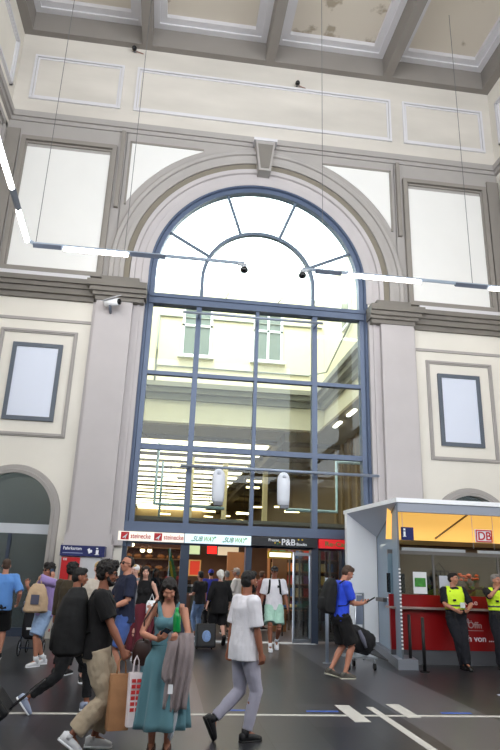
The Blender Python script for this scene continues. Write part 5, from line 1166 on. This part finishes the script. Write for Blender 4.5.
held_phone(f15, 1, 'black wallet held open by the man in bright blue', (0.07, 0.09, 0.012), name='wallet', m=blackm, cat='wallet', off=(0.07, 0, 0.01), axis=(0, 1, 0.5))
# luggage trolley with bag
lt = empty('luggage_trolley', (3.85, 12.5, 0), 0, 'silver luggage trolley standing behind the man in bright blue', 'trolley')
for (x, y, z0, z1) in ((3.32, 12.9, 0.1, 1.32), ): pass
q = MB(); q.tube([(3.80, 12.62, 0.1), (3.88, 12.72, 1.34), (4.06, 12.80, 1.34), (4.02, 12.72, 0.1)], 0.022, 8); q.build('handle_frame', silver, lt, True, True)
MB().box(3.87, 4.04, 12.75, 12.77, 0.75, 1.30).build('back_plate', mat('trolley_panel', (120, 130, 150), 0.4, 0.4), lt, world=True)
MB().box(3.50, 4.10, 12.10, 12.70, 0.20, 0.23).build('platform', silver, lt, world=True)
for (x, y) in ((3.55, 12.15), (4.05, 12.15), (3.80, 12.66)):
    w_ = MB().cyl((x-0.02, y, 0.06), (x+0.02, y, 0.06), 0.06, 16).build('wheel', blackm, lt, False, True)
    MB().cyl((x, y, 0.08), (x, y, 0.21), 0.015, 8).build('fork', silver, w_, True, True)
bg_ = empty('duffel_bag', (3.8, 12.3, 0.24), 0, 'black and grey travel bag lying on the luggage trolley', 'bag')
q = MB(); q.limb([(3.56, 12.30, 0.60), (3.62, 12.30, 0.58), (3.82, 12.30, 0.50), (4.02, 12.30, 0.42), (4.06, 12.3, 0.40)], [.14, .22, .235, .20, .12], 20); meshobj('bag_body', remeshed(q, 0.014, 2, 0.02, 7), cloth('bag_black', (26, 26, 30)), bg_).matrix_parent_inverse = wm(bg_).inverted()
q = MB(); q.limb([(3.74, 12.08, 0.70), (3.80, 12.05, 0.56), (3.86, 12.06, 0.40)], [.03, .045, .03], 10); q.build('side_pocket', cloth('pocket_grey', (110, 112, 130)), bg_, True, True)
q = MB(); q.tube([(3.60, 12.1, 0.66), (3.52, 12.02, 0.5), (3.50, 12.0, 0.3), (3.46, 11.98, 0.12)], .012, 6); q.build('hanging_strap', blackm, bg_, True, True)
pl = empty('handrail_post', (3.34, 12.95, 0), 0, 'thin silver post standing on the floor left of the man in bright blue', 'post')
MB().cyl((3.34, 12.95, 0), (3.34, 12.95, 1.62), 0.035, 12).build('post_tube', mat('post_silver', (160, 170, 188), 0.4, 0.3), pl, True, True); MB().cyl((3.34, 12.95, 0), (3.34, 12.95, 0.02), 0.09, 16).build('base_plate', silver, pl, False, True)

# 15 --- two railway security officers leaning on the counter
hv = mat('hi_vis_yellow', (214, 250, 44), 0.7); refl = mat('reflective_tape', (214, 220, 214), 0.35); uni = cloth('uniform_navy', (14, 16, 26))
def officer(label, loc, yaw, h, hands, poles, hy, feet, hair, beard=None, lbl=''):
    F = person(label, loc, yaw, h, lsk, feet=feet, pel=(0, -0.16, 0.93), hands=hands, poles=poles, head=(0.02, hy, 0), hair=hair, build=1.08, lean=-0.06,
        top=dict(mat=uni, sleeve=0.85, hem=0.90, loose=0.016), bottom=dict(kind='pants', mat=uni, loose=0.022, len=2.0), shoes=dict(mat=mat('boot_black', (18, 18, 20), 0.4), sole=blackm, high=0.06), voxel=0.013, beard=beard)
    q = MB(); ss = []
    for (z, rx, ry, yo) in [(1.06, .155, .108, 0), (1.16, .152, .106, .004), (1.26, .165, .112, 0), (1.34, .172, .112, -.003), (1.40, .150, .096, -.01), (1.44, .115, .076, -.012)]:
        u, w = F.TD(z); ss.append((F.T((0, yo, z)), u, w, rx*1.08+0.028, ry*1.08+0.026))
    q.loft(ss, 18, 2.3)
    for s in (-1, 1): q.limb([F.T((s*0.08, -0.01, 1.43)), F.T((s*0.165, -0.01, 1.425))], [0.075, 0.074], 12)
    q.xf(Matrix.Scale(F.S, 4)); vest = meshobj('hi_vis_vest', remeshed(q, 0.011, 2, 0.006, 9), hv, F.root)
    for z in (1.12, 1.20):
        u, w = F.TD(z); q = MB(); q.loft([(F.T((0, 0, z)), u, w, .20, .150), (F.T((0, 0, z+.03)), u, w, .20, .150)], 24, 2.3); q.xf(Matrix.Scale(F.S, 4)); 
        if z < 1.15: q.build('reflective_band', mat('vest_dark_band', (60, 66, 70), 0.6), vest)
        else: q.bm.free()
    q = MB(); q.box(0.04, 0.10, 0.145, 0.155, 1.22, 1.26); q.xf(Matrix.Translation((0, -0.16+0.02, 0))); q.xf(Matrix.Scale(F.S, 4)); q.build('badge', uni, vest)
    q = MB(); q.box(-0.13, -0.03, 0.142, 0.15, 1.10, 1.20); q.xf(Matrix.Translation((0, -0.16+0.035, 0))); q.xf(Matrix.Scale(F.S, 4)); q.build('badge', refl, vest)
    u, w = F.TD(0.99); q = MB(); q.loft([(F.T((0, 0, .985)), u, w, .195, .145), (F.T((0, 0, 1.03)), u, w, .19, .14)], 24, 2.3); q.xf(Matrix.Scale(F.S, 4)); belt = q.build('duty_belt', blackm, F.root)
    for (x, y) in ((-0.18, 0.03), (0.18, 0.03), (0.08, 0.13)):
        p = F.T((x, y, 0.98)); MB().box(p.x-.03, p.x+.03, p.y-.025, p.y+.025, p.z-.07, p.z+.05, bev=0.006).xf(Matrix.Scale(F.S, 4)).build('belt_pouch', blackm, belt)
    p = F.T((-0.225, 0.04, 0.86)); q = MB()
    for k in range(14):
        a0, a1 = 2*PI*k/14, 2*PI*(k+1)/14; q.cyl((p.x, p.y+.028*math.cos(a0), p.z+.04*math.sin(a0)), (p.x, p.y+.028*math.cos(a1), p.z+.04*math.sin(a1)), .006, 6)
    q.xf(Matrix.Scale(F.S, 4)).build('key_ring', silver, belt, True)
    return F
officer('left security officer in yellow vest leaning on the red counter, looking right', (5.93, 12.45, 0), 178, 1.80, {-1: (-0.16, 0.10, 1.08), 1: (0.10, 0.10, 1.06)}, {-1: (-1, -0.4, -0.6), 1: (1, -0.4, -0.6)}, 0.75, {-1: (-0.03, 0.16, 0, 0, 0), 1: (-0.02, -0.02, 0, 0, 0)}, ('short', 'dark'))
officer('right security officer in yellow vest at the frame edge touching the chin', (6.88, 12.5, 0), 172, 1.80, {-1: (-0.12, 0.10, 1.10), 1: (0.06, 0.06, 1.50)}, {-1: (-1, -0.4, -0.6), 1: (1, 0.1, -1)}, 0.45, {-1: (-0.06, 0.10, 0, 0, 0), 1: (0.12, 0.02, 0, 0, 0)}, ('short', 'grey'))

# ================================================================== CAMERA AND LIGHT
cam = bpy.data.cameras.new('camera'); co = bpy.data.objects.new('camera', cam); C.objects.link(co)
F_ = V(0.11631008, 0.94477791, 0.30637666); R_ = V(0.9906132, -0.13265279, 0.03299574); U_ = V(-0.07181536, -0.29966303, 0.95133833)
co.matrix_world = Matrix(((R_.x, U_.x, -F_.x, 0), (R_.y, U_.y, -F_.y, 0), (R_.z, U_.z, -F_.z, 1.7), (0, 0, 0, 1)))
cam.sensor_fit = 'VERTICAL'; cam.sensor_height = 36; cam.lens = 608.63*36/750; cam.clip_end = 300
sc = bpy.context.scene; sc.camera = co
def area(name, loc, rot, sx, sy, power, col):
    l = bpy.data.lights.new(name, 'AREA'); l.shape = 'RECTANGLE'; l.size = sx; l.size_y = sy; l.energy = power; l.color = col
    o = bpy.data.objects.new(name, l); C.objects.link(o); o.location = loc; o.rotation_euler = rot; return o
def portal(loc, rot, sx, sy):
    o = area('window_portal', loc, rot, sx, sy, 1, (1, 1, 1)); o.data.cycles.is_portal = True
portal((CX, -11.9, 11.8), (math.radians(90), 0, 0), 13.2, 10.8)
for x, r in ((XL-0.1, -90), (XR+0.1, 90)):
    for y in (-6.85, 2.25): portal((x, y, 11.4), (math.radians(90), 0, math.radians(r)), 7.3, 7.6)
area('kiosk_light', (7, 14.2, 2.4), (0, 0, 0), 4, 1.2, 20, (1.0, 0.85, 0.6))
area('shop_light', (1.0, 22, 3.0), (0, 0, 0), 9, 5, 200, (1.0, 0.82, 0.62))
area('passage_light', (1.5, 36, 7.4), (0, 0, 0), 9, 20, 1300, (1.0, 0.93, 0.8))
sun = bpy.data.lights.new('sun', 'SUN'); sun.energy = 3.0; sun.angle = 0.01; sun.color = (1, 0.95, 0.86)
so = bpy.data.objects.new('sun', sun); C.objects.link(so); so.rotation_euler = (math.radians(22), math.radians(-12), 0)
w = bpy.data.worlds.new('sky'); sc.world = w; w.use_nodes = True
bg = w.node_tree.nodes['Background']; bg.inputs[0].default_value = (0.90, 0.95, 1.0, 1); bg.inputs[1].default_value = 4.6
sc.view_settings.view_transform = 'Standard'; sc.view_settings.look = 'None'; sc.view_settings.gamma = 1.0; sc.view_settings.exposure = 0.7
try: sc.view_settings.use_curve_mapping = False
except Exception: pass
